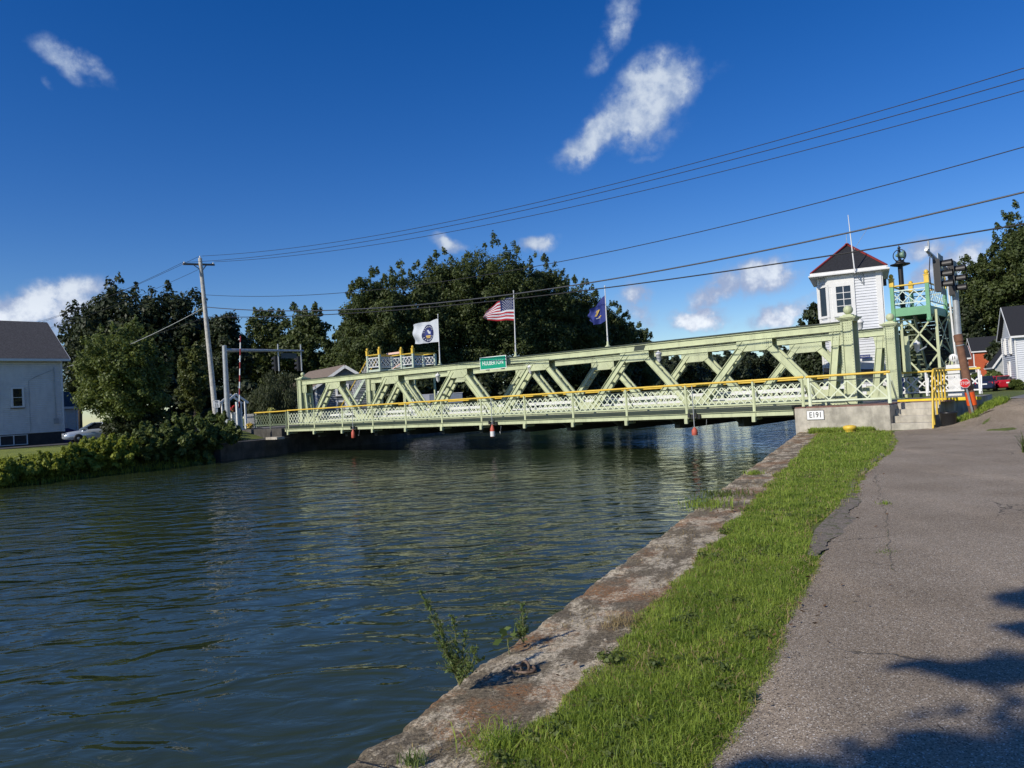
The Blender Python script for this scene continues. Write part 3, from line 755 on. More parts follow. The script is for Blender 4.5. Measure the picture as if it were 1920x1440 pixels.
# decks, edge beams and floor framing
part('road_deck', deckm, bridge, lambda b: b.box(P(15, 4.25, DZ - .10), (33.0, 5.0, .14), BAX))
part('sidewalk_deck', deckm, bridge, lambda b: (b.box(P(15.8, .63, DZ + .02), (31.4, 1.26, .10), BAX), b.box(P(15.8, 7.87, DZ + .02), (31.4, 1.26, .10), BAX)))
part('fascia_beam', green, bridge, lambda b: (b.box(P(15.8, 0, .685), (31.5, .06, .17), BAX), b.box(P(15.8, -.03, .775), (31.5, .12, .015), BAX), b.box(P(15.8, 8.5, .685), (31.5, .06, .17), BAX)))
part('deck_edge', darkbar, bridge, lambda b: (b.box(P(15.8, -.005, .905), (31.4, .03, .07), BAX), b.box(P(15.8, .02, .83), (31.4, .05, .07), BAX)))
for u in list(np.arange(-.4, 31.5, 2.66)):
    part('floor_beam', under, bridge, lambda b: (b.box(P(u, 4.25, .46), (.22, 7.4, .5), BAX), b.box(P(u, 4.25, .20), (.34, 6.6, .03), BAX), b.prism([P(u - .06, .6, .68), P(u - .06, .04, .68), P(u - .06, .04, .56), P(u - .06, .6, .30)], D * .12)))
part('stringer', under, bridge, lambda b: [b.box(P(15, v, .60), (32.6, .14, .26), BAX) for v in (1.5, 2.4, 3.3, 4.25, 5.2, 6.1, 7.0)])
RP = [1.48 + 2.70 * k for k in range(-1, 12)]
for u in RP[1:]:
    part('bracket', green, bridge, lambda b: (b.box(P(u, -.05, .50), (.13, .12, .20), BAX), b.box(P(u, .3, .50), (.08, .6, .08), BAX)))
part('guard_rail', whitep, bridge, lambda b: [(b.beam(P(-.6, v, z), P(31, v, z), .13, .05, Z)) for v in (1.98, 6.52) for z in (1.16, 1.46)])
for u in np.arange(0, 31, 2.2):
    for v in (1.95, 6.55): part('guard_rail_post', galv, bridge, lambda b: b.box(P(u, v, 1.18), (.08, .06, .62), BAX))

def lattice(b, u0, u1, v, z0, z1, pitch, w=.034, slope=1.15, th=.008):
    """crossed flat bars inside a panel (clipped to it)"""
    h = z1 - z0
    for sg, off in ((1, -.006), (-1, .006)):
        run = h / slope
        x = u0 - run
        while x < u1 + run:
            xa, xb = x, x + run
            za, zb = (z0, z1) if sg > 0 else (z1, z0)
            a, e = max(xa, u0), min(xb, u1)
            if e - a > .02:
                f = lambda q: za + (zb - za) * (q - xa) / run
                b.beam(P(a, v + off, f(a)), P(e, v + off, f(e)), w, th, np.cross(unit(P(e, v, f(e)) - P(a, v, f(a))), Wd))
            x += pitch
latm = mat('lattice_paint', (.66, .71, .52), .5, .08, 2, rust=.05)
def railing(name, parent, v, posts, zb, zt, pitch, side, cmat=green, slope=1.15, lw=.034):
    r = part(name, darkbar, parent, lambda b: (b.beam(P(posts[0], v, zt - .17), P(posts[-1], v, zt - .17), .035, .035), b.beam(P(posts[0], v, zb + .07), P(posts[-1], v, zb + .07), .03, .03)))
    part('handrail', yellow, r, lambda b: (b.tube([P(posts[0] - .08, v, zt), P(posts[-1] + .08, v, zt)], .042, 10), [b.ball(P(q, v, zt), .052, 8, 6) for q in posts]))
    part('bottom_rail', cmat, r, lambda b: b.beam(P(posts[0], v, zb + .12), P(posts[-1], v, zb + .12), .055, .03, Z))
    for a, c in zip(posts[:-1], posts[1:]):
        part('lattice_panel', latm if cmat is green else cmat, r, lambda b: lattice(b, a + .05, c - .05, v, zb + .15, zt - .19, pitch, lw, slope))
    for a in posts:
        def f(b):
            lo_ = .05 if a < .5 else .36
            b.box(P(a, v, (zb - lo_ + zt - .04) / 2), (.07, .05, zt - zb + lo_ - .04), BAX)
            b.beam(P(a - .06, v - .05 * side, zb - lo_), P(a - .06, v + .02 * side, zt - .1), .03, .03)
            b.beam(P(a - .12, v + .42 * side, zb + .06), P(a - .09, v + .03 * side, zt - .28), .05, .04, D)
        part('rail_post', cmat, r, f)
    return r
railing('railing', bridge, 0.0, [-.30] + RP[1:], .93, 1.90, .285, 1)
railing('railing', bridge, 8.5, RP[1:], .93, 1.90, .285, -1)
# lamps under the chords
def lantern(b_, c, s=1.0, hang=False):
    sg = -1 if hang else 1
    b_.lathe(c, [(.03 * s, 0), (.05 * s, .04 * s), (.10 * s, .10 * s), (.13 * s, .34 * s), (.17 * s, .36 * s), (.14 * s, .44 * s), (.05 * s, .5 * s), (.02, .56 * s)], 8)
for u, v, z in ((6.0, 1.35, 2.93), (12.9, 1.35, 2.90), (19.2, 1.35, 2.9), (-.4, 7.0, 3.78)):
    part('lantern', whitep, bridge, lambda b: (lantern(b, P(u, v, z), .9), b.beam(P(u, v, z + .45), P(u, v + .15, ZC), .03, .03) if z < 3 else b.beam(P(u, v, z), P(u, v, 3.74), .05, .05)))
part('chord_shadow', darkbar, bridge, lambda b: b.prism([P(6.55, 1.278, ZT), P(7.05, 1.278, ZT), P(7.15, 1.278, ZC), P(6.65, 1.278, ZC)], -Wd * .012))  # dark slanted plate standing in for a shadow across the chord

# ------------------------------------------------------------------ abutments
ab = thing('abutment', 'pale concrete bridge abutment block carrying the white number plate', 'abutment', P(-1.5, 4, 0))
def f(b):
    poly = [P(.02, 0, -2), P(-3.08, 0, -2), P(-3.08, 1.9, -2), P(-4.6, 1.9, -2), P(-4.6, 9.2, -2), P(.02, 9.2, -2)]
    b.prism(poly, Z * 2.82)
part('wall', concrete, ab, f, .02)
part('sidewalk', brickp, ab, lambda b: (b.box(P(-1.53, .95, .842), (3.06, 1.88, .04), BAX), b.box(P(-3.83, 1.60, .842), (1.52, .6, .04), BAX)))
part('curb', curby, ab, lambda b: b.box(P(-4.1, 2.0, .875), (2.5, .16, .11), BAX), .02)
part('bearing_pad', dgreen, ab, lambda b: [b.box(P(-1.5, v, .80), (1.0, .8, .13), BAX) for v in (1.5, 7.0)])
part('road_slab', road_asph, ab, lambda b: b.box(P(-2.4, 5, .83), (4.75, 5.8, .03), BAX))
railing('railing', ab, .10, [-3.06, -.50], .93, 1.90, .62, 1, latm, 1.0, .040)
railing('railing', ab, 8.5, [-4.3, -2.4, -.50], .93, 1.90, .42, -1, whitep, 1.0, .05)
st_ = thing('steps', 'four worn concrete steps beside the abutment up to the bridge sidewalk', 'steps', P(-3.7, .8, 0))
def f(b):
    for k in range(4):
        v0 = .0 + .32 * k; zt = .22 + .20 * k
        b.box(P(-3.70, (v0 + 1.88) / 2, zt - .6 + .0), (1.22, 1.88 - v0, 1.2), BAX) if k == 0 else b.box(P(-3.70, (v0 + 1.88) / 2, zt - .09), (1.22 + .004 * k, 1.88 - v0, .22), BAX)
part('flight', concrete, st_, f, .012)
hr = thing('stair_handrail', 'yellow pipe handrail with many posts along the right side of the steps', 'handrail', P(-4.36, .5, .4))
def f(b):
    b.tube([P(-4.36, -.30, .05), P(-4.36, -.05, 1.15), P(-4.36, .10, 1.70), P(-4.36, .28, 1.88), P(-4.36, .6, 1.90), P(-4.36, 1.9, 1.92)], .032, 8)
    b.tube([P(-4.36, -.12, .9), P(-4.36, .2, 1.18), P(-4.36, .6, 1.35), P(-4.36, 1.9, 1.38)], .025, 8)
part('rail', yellow, hr, f)
for v, z0 in ((-.02, .15), (.42, .45), (.85, .75), (1.3, .84), (1.75, .84)):
    part('post', yellow, hr, lambda b: b.tube([P(-4.36, v, z0), P(-4.36, v, 1.4), P(-4.36 - .02, v + .02, 1.9 - (.35 if v < .1 else 0))], .028, 8))
darkconc = mat('shade_dark_concrete', (.085, .08, .07), .95, .45, 1.5, bump=.5, dirt=.5)  # concrete darkened in colour for the shade at the far end
lb = thing('abutment', 'dark shaded concrete abutment at the far end of the bridge', 'abutment', P(34, 4, 0))
def f(b):
    b.prism([P(31.75, -.15, -2), P(31.75, 9.2, -2), P(39, 9.2, -2), P(39, -.15, -2)], Z * 2.82)
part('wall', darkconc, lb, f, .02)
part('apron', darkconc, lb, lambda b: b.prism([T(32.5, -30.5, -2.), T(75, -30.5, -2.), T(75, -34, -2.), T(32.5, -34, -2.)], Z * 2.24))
part('loose_slab', concrete, lb, lambda b: b.box(P(30.2, -1.6, .30), (1.2, .5, .14), BAX))
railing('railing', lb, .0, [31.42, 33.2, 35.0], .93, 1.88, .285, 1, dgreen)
# ------------------------------------------------------------------ signs on the bridge
def board(name, label, cat, c, xd, yd, w, h, mface, mborder, lines, mtxt, th=.02, border=.02, posts=None, mpost=None, group=None, extra=None):
    r = thing(name, label, cat, c, group)
    xd = unit(xd); yd = unit(yd); nd = np.cross(xd, yd); c = np.asarray(c, float)
    part('panel', mborder, r, lambda b: b.box(c, (w, h, th), (xd, yd, nd)))
    part('face', mface, r, lambda b: b.box(c + nd * (th / 2 + .003), (w - border * 2, h - border * 2, .005), (xd, yd, nd)))
    for (body, size, dx, dy, sx) in lines:
        text('lettering', body, size, c + nd * (th / 2 + .009) + xd * dx + yd * dy, xd, yd, mtxt, r, sx=sx)
    if posts: part('post', mpost, r, posts)
    return r
u0, z0 = onplane(902, 680, 1.1); u1, z1 = onplane(951.5, 680, 1.1)
hb = board('name_sign', 'green place name sign reading HULBERTON mounted on the truss', 'sign', P((u0 + u1) / 2, 1.02, 3.60), -D, Z, u0 - u1, .62, signgreen, signwhite, [('HULBERTON', .30, 0, -.005, .80)], signwhite, border=.03)
part('bracket', dgreen, hb, lambda b: [b.box(P((u0 + u1) / 2 + q, 1.15, 3.5), (.06, .24, .5), BAX) for q in (-.5, .5)])
u0, z0 = onplane(1513, 778, 0); u1, z1 = onplane(1545.5, 778, 0); _, za = onplane(1530, 769.5, 0); _, zb = onplane(1530, 787, 0)
board('number_plate', 'white plate with black number E191 on the abutment face', 'sign', P((u0 + u1) / 2, -.015, (za + zb) / 2), -D, Z, u0 - u1, za - zb, signwhite, signblack, [('E191', (za - zb) * .84, .01, 0, .82)], signblack, border=.012)

# ------------------------------------------------------------------ flags
def flag(label, pole, top, bot, m_, wave, cat='flag', deco=None, vv=1.5):
    """top / bottom edges given from hoist to fly as (u, z) on the pole's plane"""
    (u0, zb), (u1, zt) = pole
    r = thing('flagpole', label, cat, P(u0, vv, zb))
    part('pole', whitep, r, lambda b: (b.tube([P(u0, vv, zb), P(u1, vv, zt)], [.035, .016], 8), b.ball(P(u1, vv, zt), .035, 8, 6)))
    part('foot', green, r, lambda b: (b.lathe(P(u0, vv, ZT), [(.20, 0), (.16, .04), (.06, .14), (.045, .3)], 10)))
    nx, ny = 40, 26
    tu = np.linspace(0, 1, len(top)); bu = np.linspace(0, 1, len(bot))
    def pt(a, c):
        tp = np.array([np.interp(a, tu, [q[k] for q in top]) for k in (0, 1)]); bt = np.array([np.interp(a, bu, [q[k] for q in bot]) for k in (0, 1)])
        q = tp + (bt - tp) * c
        w = wave * a ** .7 * (sin(a * 9 + c * 2.2) * .6 + sin(a * 17 - c * 3) * .3 + .5 * sin(c * 8 + a * 4) * a)
        return P(q[0], vv - w, q[1] + .02 * a * sin(a * 11 + 1))
    b = MB(); b.smooth = True
    vs = [pt(i / nx, j / ny) for i in range(nx + 1) for j in range(ny + 1)]
    b.v = [tuple(x) for x in vs]
    for i in range(nx):
        for j in range(ny):
            b.f.append([i * (ny + 1) + j, (i + 1) * (ny + 1) + j, (i + 1) * (ny + 1) + j + 1, i * (ny + 1) + j + 1]); b.sm.append(True); b.mi.append(m_[1]((i + .5) / nx, (j + .5) / ny))
    fl = b.build('flag', m_[0], r)
    if deco: deco(fl, pt)
    return r
fwhite = mat('flag_white', (.72, .76, .80), .8, .04); fred = mat('flag_red', (.45, .02, .035), .8, .1); fblue = mat('flag_navy', (.02, .03, .12), .8, .1); froyal = mat('flag_blue', (.035, .055, .26), .7, .12); fgold = mat('flag_gold', (.55, .38, .10), .8, .1)
for M_ in (fwhite, fred, fblue, froyal):
    nt = M_.node_tree; pb = [n for n in nt.nodes if n.type == 'BSDF_PRINCIPLED'][0]; tr_ = nt.nodes.new('ShaderNodeBsdfTranslucent'); mxx = nt.nodes.new('ShaderNodeMixShader'); mxx.inputs[0].default_value = .3
    nt.links.new(pb.inputs['Base Color'].links[0].from_socket, tr_.inputs[0]); nt.links.new(pb.outputs[0], mxx.inputs[1]); nt.links.new(tr_.outputs[0], mxx.inputs[2])
    nt.links.new(mxx.outputs[0], [n for n in nt.nodes if n.type == 'OUTPUT_MATERIAL'][0].inputs[0])
def pp(*pts): return [onplane(x, y, 1.5) for x, y in pts]
def bits(fl, pt, name, m_, items):
    """small flat marks on both sides of the cloth: (a, c, half-a, half-c, turn)"""
    def f(b):
        for sg in (-1, 1):
            for (a, c, ha, hc, r_) in items:
                q = []
                for (x, y) in ((-1, -1), (1, -1), (1, 1), (-1, 1)):
                    x_, y_ = x * ha, y * hc
                    q.append(pt(min(1, max(0, a + x_ * cos(r_) - y_ * sin(r_))), min(1, max(0, c + x_ * sin(r_) + y_ * cos(r_)))) + Wd * sg * .012)
                b.quad(*(q if sg > 0 else q[::-1]))
    part(name, m_, fl, f)
def disc(fl, pt, name, m_, a0, c0, ra, rc, lift):
    def f(b):
        for sg in (-1, 1):
            n = 28
            for ring in range(4):
                for k in range(n):
                    q = [pt(a0 + ra * r_ * cos(th), c0 + rc * r_ * sin(th)) + Wd * sg * lift for (r_, th) in ((ring / 4, 2 * pi * k / n), ((ring + 1) / 4, 2 * pi * k / n), ((ring + 1) / 4, 2 * pi * (k + 1) / n), (ring / 4, 2 * pi * (k + 1) / n))]
                    b.quad(*(q[1:] if ring == 0 else q)) if ring else b.add([q[0], q[1], q[2]], [(0, 1, 2)])
    part(name, m_, fl, f)
def deco_white(fl, pt):
    a0, c0, ra, rc = .40, .55, .225, .42
    disc(fl, pt, 'emblem', fblue, a0, c0, ra, rc, .010)
    disc(fl, pt, 'emblem_centre', froyal, a0, c0, ra * .58, rc * .60, .014)
    bits(fl, pt, 'emblem_lettering', fwhite, [(a0 + ra * .8 * cos(th), c0 + rc * .8 * sin(th), .012, .032, th + pi / 2) for th in np.concatenate([np.linspace(pi * 1.15, pi * 1.95, 9), np.linspace(.2 * pi, .85 * pi, 7)])])
    bits(fl, pt, 'emblem_sail', fwhite, [(a0 + .02, c0 - .08, .03, .10, .35), (a0 - .04, c0 - .03, .02, .08, .1)])
    bits(fl, pt, 'emblem_hull', fgold, [(a0, c0 + .13, .09, .035, 0), (a0, c0 + .20, .07, .025, 0)])
(pu, pz) = onplane(825, 683, 1.5); tp = onplane(821, 590, 1.5)
flag('white flag with an oval navy emblem on a white pole above the truss', ((pu, ZT), tp), pp((821, 597), (806, 603), (790, 605), (773, 609)), pp((822.5, 641), (806, 642), (792, 645), (776, 644)), ([fwhite], lambda a, c: 0), .16, deco=deco_white)
(pu, pz) = onplane(967, 668, 1.5); tp = onplane(963, 546, 1.5)
def deco_us(fl, pt): bits(fl, pt, 'star', fwhite, [(.05 + .062 * i + (.03 if j % 2 else 0), .05 + .058 * j, .011, .013, .4) for i in range(6) for j in range(9) if not (j % 2 and i == 5)])
flag('red and white striped flag with starry navy canton on a white pole above the truss', ((pu, ZT), tp), pp((963.3, 557), (950, 559), (932, 566), (917, 580), (906.5, 594)), pp((963.8, 601), (948, 600), (930, 602), (913, 600), (907, 597)), ([fred, fwhite, fblue], lambda a, c: 2 if (a < .42 and c < 7 / 13) else int(c * 13) % 2), .17, deco=deco_us)
(pu, pz) = onplane(1140, 650, 1.5); tp = onplane(1134, 537, 1.5)
def deco_blue(fl, pt):
    bits(fl, pt, 'emblem', fgold, [(.50, .45, .035, .16, -.35), (.40, .66, .06, .03, .5), (.56, .33, .05, .025, .8)])
    bits(fl, pt, 'emblem_scroll', fwhite, [(.46, .72, .07, .015, .1)])
flag('limp dark blue flag with a gold crest on a white pole above the truss', ((pu, ZT), tp), pp((1134.8, 553), (1124, 565), (1115, 576), (1104, 583)), pp((1137, 601), (1127, 606), (1115, 610), (1102, 600)), ([froyal], lambda a, c: 0), .22, deco=deco_blue)

# ------------------------------------------------------------------ hanging floats
for (x, y0, y1, lab, two) in ((662, 805, 821, 'small faded red float on a rod under the far half of the bridge', 0), (923, 796, 819, 'red and white float on a rod below the middle of the bridge', 1), (1302, 801, 816, 'red float on a rod under the near half of the bridge', 0)):
    u, zt = onplane(x, y0, -.15); _, zb = onplane(x, y1, -.15)
    r = thing('hanging_float', lab, 'float', P(u, -.15, zb)); rad = .115
    def f(b): b.lathe(P(u, -.15, zb), [(rad * .9, 0), (rad, .04), (rad * .97, (zt - zb) * .62), (rad * .6, (zt - zb) * .8), (.03, zt - zb)], 14)
    part('body', redp, r, f)
    if two: part('band', whitep, r, lambda b: b.lathe(P(u, -.15, zb + .02), [(rad * 1.03, 0), (rad * 1.04, .24)], 14))
    part('rod', galv, r, lambda b: (b.tube([P(u, -.15, zt), P(u + .02, -.12, 1.85)], .018, 6), b.tube([P(u - .5, -.1, .55), P(u - .45, -.12, zb + .1), P(u - .4, -.1, .3)], .008, 5)))
    part('clamp', blackm, r, lambda b: [b.box(P(u - .2 + .14 * k, -.08, .66 + .05 * (k % 2)), (.09, .1, .16), BAX) for k in range(4)])
# ------------------------------------------------------------------ clapboard building helpers
def clap(b, p0, p1, z0, z1, pitch=.115, lap=.016, gap=.0):
    """overlapping boards between two plan points; outward is to the right of p0->p1"""
    p0 = np.array([p0[0], p0[1], 0.]); p1 = np.array([p1[0], p1[1], 0.]); d = unit(p1 - p0); n = np.array([d[1], -d[0], 0.])
    k = max(1, int(round((z1 - z0) / pitch))); h = (z1 - z0) / k
    for i in range(k):
        za = z0 + i * h + gap; zb = z0 + i * h + h
        b.quad(p0 + n * lap + Z * za, p1 + n * lap + Z * za, p1 + Z * zb, p0 + Z * zb)
        b.quad(p0 + Z * za, p1 + Z * za, p1 + n * lap + Z * za, p0 + n * lap + Z * za)
def wall_axes(p0, p1):
    d = unit(np.array([p1[0] - p0[0], p1[1] - p0[1], 0.])); return d, np.array([d[1], -d[0], 0.])
def window(parent, c, d, n, w, h, cols=1, rows=2, fm=None, trim=.10, proud=.035, sill=True, shade=None):
    """framed sash window: c centre on the wall, d along, n outward"""
    c = np.asarray(c, float); fm = fm or whitep; ax = (d, n, Z)
    def f(b):
        for sgn in (-1, 1):
            b.box(c + d * sgn * (w / 2 + trim / 2) + n * proud, (trim, proud * 2, h + .002), ax)
        b.box(c + Z * (h / 2 + trim / 2) + n * proud, (w + trim * 2, proud * 2.1, trim), ax)
        b.box(c - Z * (h / 2 + trim / 2) + n * proud, (w + trim * 2, proud * 2.1, trim), ax)
        for i in range(1, cols): b.box(c + d * (w * (i / cols - .5)) + n * (proud + .004), (.028, .03, h - .002), ax)
        for j in range(1, rows): b.box(c + Z * (h * (j / rows - .5)) + n * (proud + .006), (w - .002, .03, .035 if rows == 2 else .028), ax)
    fr = part('window', fm, parent, f)
    part('pane', glass, fr, lambda b: b.box(c + n * (proud * .75), (w, .012, h), ax))
    if sill: part('sill', shade or fm, fr, lambda b: b.box(c - Z * (h / 2 + trim + .03) + n * .07, (w + trim * 2 + .08, .14, .06), ax))
    return fr
def trimbox(b, p, n, w, z0, z1, proud=.03):
    """vertical corner board"""
    d = np.array([-n[1], n[0], 0.]); b.box(np.array([p[0], p[1], (z0 + z1) / 2]) + n * proud / 2, (w, proud + .04, z1 - z0), (d, n, Z))

# ------------------------------------------------------------------ operator's tower
tw = thing('operator_tower', 'white clapboard bridge tower with hipped dark roof and red ridges', 'tower', P(.7, 11, .4))
V0 = 9.5; UR = -.70; UL, UM = UR + 2.62, UR + 2.17; CH = .50; VB = 12.7
TO = BO + D * UR + Wd * V0; TAX = (-SD, CD, Z)
def PW(u, v, z): return TO - SD * (u - UR) + CD * (v - V0) + Z * z
A0 = PW(UL, V0 + CH, 0); A1 = PW(UM, V0, 0); A2 = PW(UR, V0, 0); A3 = PW(UR, VB, 0); A4 = PW(UL, VB, 0)
ZB, ZE = .3, 6.55
def f(b):
    b.prism([A0 * 1 + Z * ZB, A4 + Z * ZB, A3 + Z * ZB, A2 + Z * ZB, A1 + Z * ZB], Z * (ZE - ZB))
    for p0, p1 in ((A0, A1), (A1, A2), (A2, A3), (A4, A0)): clap(b, p0, p1, ZB, ZE, .125, .030)
part('wall', clapw, tw, f)
def f(b):
    dF, nF = wall_axes(A1, A2); dC, nC = wall_axes(A0, A1); dR, nR = wall_axes(A2, A3)
    for p, n, w in ((A1 + dF * .09, nF, .18), (A2 - dF * .11, nF, .22), (A1 - dC * .07, nC, .14), (A0 + dC * .06, nC, .13), (A2 + dR * .1, nR, .2)): trimbox(b, p, n, w, ZB, ZE - .01, .035)
    for zz, hh in ((3.62, .22), (4.42, .14)):
        for p0, p1, d, n in ((A1, A2, dF, nF), (A0, A1, dC, nC)):
            if zz > 4 and p0 is A1: p1_ = A1 + d * 1.0
            else: p1_ = p1
            L = np.linalg.norm(p1_ - p0); b.box((p0 + p1_) / 2 + Z * zz + n * .022, (L - .1, .05, hh), (d, n, Z))
    b.box(A1 + dF * .52 + nF * .03 + Z * 6.22, (1.10, .07, .5), (dF, nF, Z))
part('trim', whitep, tw, f)
dF, nF = wall_axes(A1, A2); dC, nC = wall_axes(A0, A1)
window(tw, A1 + dF * .60 + Z * 5.38, dF, nF, .60, 1.18, 2, 4, trim=.17, sill=False)
window(tw, (A0 + A1) / 2 + Z * 5.36, dC, nC, .56, 1.30, 1, 1, trim=.10, sill=False)
ov = .24
E0, E1, E2, E3 = PW(UL + ov, V0 - ov, ZE + .10), PW(UR - ov, V0 - ov, ZE + .10), PW(UR - ov, VB + ov, ZE + .10), PW(UL + ov, VB + ov, ZE + .10)
APX = PW((UL + UR) / 2, V0 + 1.75, 8.1); APX2 = PW((UL + UR) / 2, VB - 1.6, 8.1)
def f(b):
    for q in ((E0, E1, APX), (E2, E3, APX2)): b.add(q, [(0, 1, 2)])
    b.quad(E1, E2, APX2, APX); b.quad(E3, E0, APX, APX2); b.quad(E3, E2, E1, E0)
part('roof', shingle, tw, f)
def f(b):
    for a, c in ((E0, APX), (E1, APX), (E2, APX2), (E3, APX2), (APX, APX2)): b.beam(a + Z * .03, c + Z * .03, .05, .11)
part('ridge_cap', redtrim, tw, f)
def f(b):
    for a, c in ((E0, E1), (E1, E2), (E2, E3), (E3, E0)):
        b.beam(a - Z * .07, c - Z * .07, .15, .10, Z)
part('gutter', whitep, tw, f)
part('soffit', whitep, tw, lambda b: b.box(PW((UL + UR) / 2, (V0 + VB) / 2, ZE - .03), (UL - UR + .7, VB - V0 + .7, .06), TAX))
part('door_hood', blackm, tw, lambda b: b.prism([PW(1.9, V0 - .05, 2.25), PW(-.6, V0 - .05, 2.0), PW(-.6, V0 - .5, 1.85), PW(1.9, V0 - .5, 2.05)], Z * .10))
part('lightning_rod', galv, tw, lambda b: b.tube([APX, APX + Z * .55], .012, 6))
part('wall_lamp', whitep, tw, lambda b: (lantern(b, PW(1.25, V0 - .15, 2.75), .8), b.box(PW(1.25, V0 - .06, 2.8), (.25, .08, .2), TAX)))
part('floodlight', blackm, tw, lambda b: b.box(PW(UR - .12, V0 + .35, 5.98), (.16, .2, .28), TAX))
m0, m1 = atd(1603, 512, 33.6), atd(1590, 403, 33.6)
am = thing('antenna', 'thin white radio mast bracketed to the front of the tower', 'antenna', m0)
part('mast', whitep, am, lambda b: b.tube([m0, (m0 + m1) / 2, m1], [.032, .026, .014], 8))
wq = m0 + SD * .32 + CD * .42
part('bracket', galv, am, lambda b: (b.beam(m0 + Z * .1, wq - Z * .05, .025, .025), b.beam(m0 - Z * .1, wq - Z * .45, .025, .025), b.beam(wq + Z * .05, wq - Z * .5, .04, .03), b.tube([m0 + Z * 1.0, m0 + SD * .7 + CD * .5 + Z * 2.1], .008, 5)))
board('road_name_sign', 'small dark blue road name plate on the tower wall', 'sign', atd(1622, 668.5, 33.78), SD, Z, .42, .16, signblue, signblue, [('WILSON RD', .085, 0, 0, .8)], signwhite, th=.015, border=.004)

# ------------------------------------------------------------------ stair towers
def newel(b, p, z0, z1):
    b.box(p + Z * (z0 + z1) / 2, (.15, .15, z1 - z0), BAX)
def finial(b, p, z):
    b.box(p + Z * (z + .17), (.19, .19, .34), BAX); b.box(p + Z * (z + .36), (.23, .23, .04), BAX); b.lathe(p + Z * (z + .38), [(.05, 0), (.09, .05), (.10, .11), (.06, .18), (.0001, .21)], 10)
def gplat(root, corners, zf, zr, m_, lattice_pitch, mlat, fin=4):
    """platform railing round corner points (u, v)"""
    n = len(corners)
    part('platform', m_, root, lambda b: (b.prism([P(u, v, zf - .05) for u, v in corners], Z * .06)))
    def fas(b):
        for (a, c) in zip(corners, corners[1:] + corners[:1]):
            p, q = P(*a, zf - .12), P(*c, zf - .12); b.beam(p, q, .36, .05, Z)
    part('platform_beam', m_, root, fas)
    for ci, (u, v) in enumerate(corners):
        nw = part('newel', m_, root, lambda b: (newel(b, P(u, v, 0), zf - .5, zr), b.ball(P(u, v, zf - .55), .12, 10, 7)))
        if ci < fin: part('finial', yellow, nw, lambda b: finial(b, P(u, v, 0), zr))
    for (a, c) in zip(corners, corners[1:] + corners[:1]):
        pa, pc = P(*a, 0), P(*c, 0); L = np.linalg.norm(pc - pa); d = unit(pc - pa)
        def f(b):
            b.beam(pa + Z * (zf + .26), pc + Z * (zf + .26), .05, .03, Z); b.beam(pa + Z * (zr - .20), pc + Z * (zr - .20), .05, .03, Z)
            h = zr - .20 - zf - .26; run = h / 1.05
            x = -run
            while x < L:
                for sg in (1, -1):
                    s0, s1 = max(0, x), min(L, x + run)
                    if s1 - s0 > .03:
                        fz = lambda q: (zf + .26 + (q - x) / run * h) if sg > 0 else (zr - .20 - (q - x) / run * h)
                        p, q = pa + d * s0 + Z * fz(s0), pa + d * s1 + Z * fz(s1); b.beam(p, q, .035, .012, np.cross(unit(q - p), np.cross(d, Z)))
                x += lattice_pitch
        pn = part('lattice_panel', mlat, root, f)
        part('top_rail', yellow, pn, lambda b: b.tube([pa + Z * (zr + .02), pc + Z * (zr + .02)], .04, 8))
# right bank
rs = thing('stair_tower', 'green steel stair tower with yellow finials and lattice balcony beside the white tower', 'stair tower', P(-2, 11.5, .8))
gplat(rs, [(-.95, 10.1), (-2.36, 10.1), (-2.36, 13.6), (-.95, 13.6)], 4.72, 5.75, emer, .46, mat('pale_lattice', (.60, .70, .62), .5, .1))
def f(b):
    for u in (-1.35, -2.75):
        for v in (10.5, 13.2): b.box(P(u + .2, v, 2.65), (.11, .11, 3.9), BAX)
    for (a, c) in (((-1.15, 10.5), (-2.55, 10.5)), ((-2.55, 10.5), (-2.55, 13.2)), ((-1.15, 13.2), (-2.55, 13.2))):
        for z0, z1 in ((.9, 2.7), (2.7, 4.5)):
            b.beam(P(*a, z0), P(*c, z1), .07, .03, Z); b.beam(P(*a, z1), P(*c, z0), .07, .03, Z)
part('leg_frame', green, rs, f)
part('stair_flight', dgreen, rs, lambda b: [b.box(P(-1.25 + .0 * k, 13.0 - .17 * k, .95 + .22 * k), (.8, .24, .05), BAX) for k in range(16)] and [b.beam(P(q, 13.1, .8), P(q, 10.3, 4.5), .25, .04, Z) for q in (-.82, -1.7)])
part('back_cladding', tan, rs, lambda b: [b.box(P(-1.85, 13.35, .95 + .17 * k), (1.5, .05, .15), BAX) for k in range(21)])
part('lantern', whitep, rs, lambda b: (lantern(b, P(-2.1, 8.7, 2.72), .95), b.beam(P(-2.1, 8.7, 2.75), P(-2.1, 10.4, 3.0), .04, .04)))
part('corner_post', green, rs, lambda b: (b.box(P(-1.72, 8.75, 2.6), (.16, .16, 1.7), BAX), b.beam(P(-1.72, 8.75, 1.8), P(-1.95, 8.8, 1.1), .14, .1)))
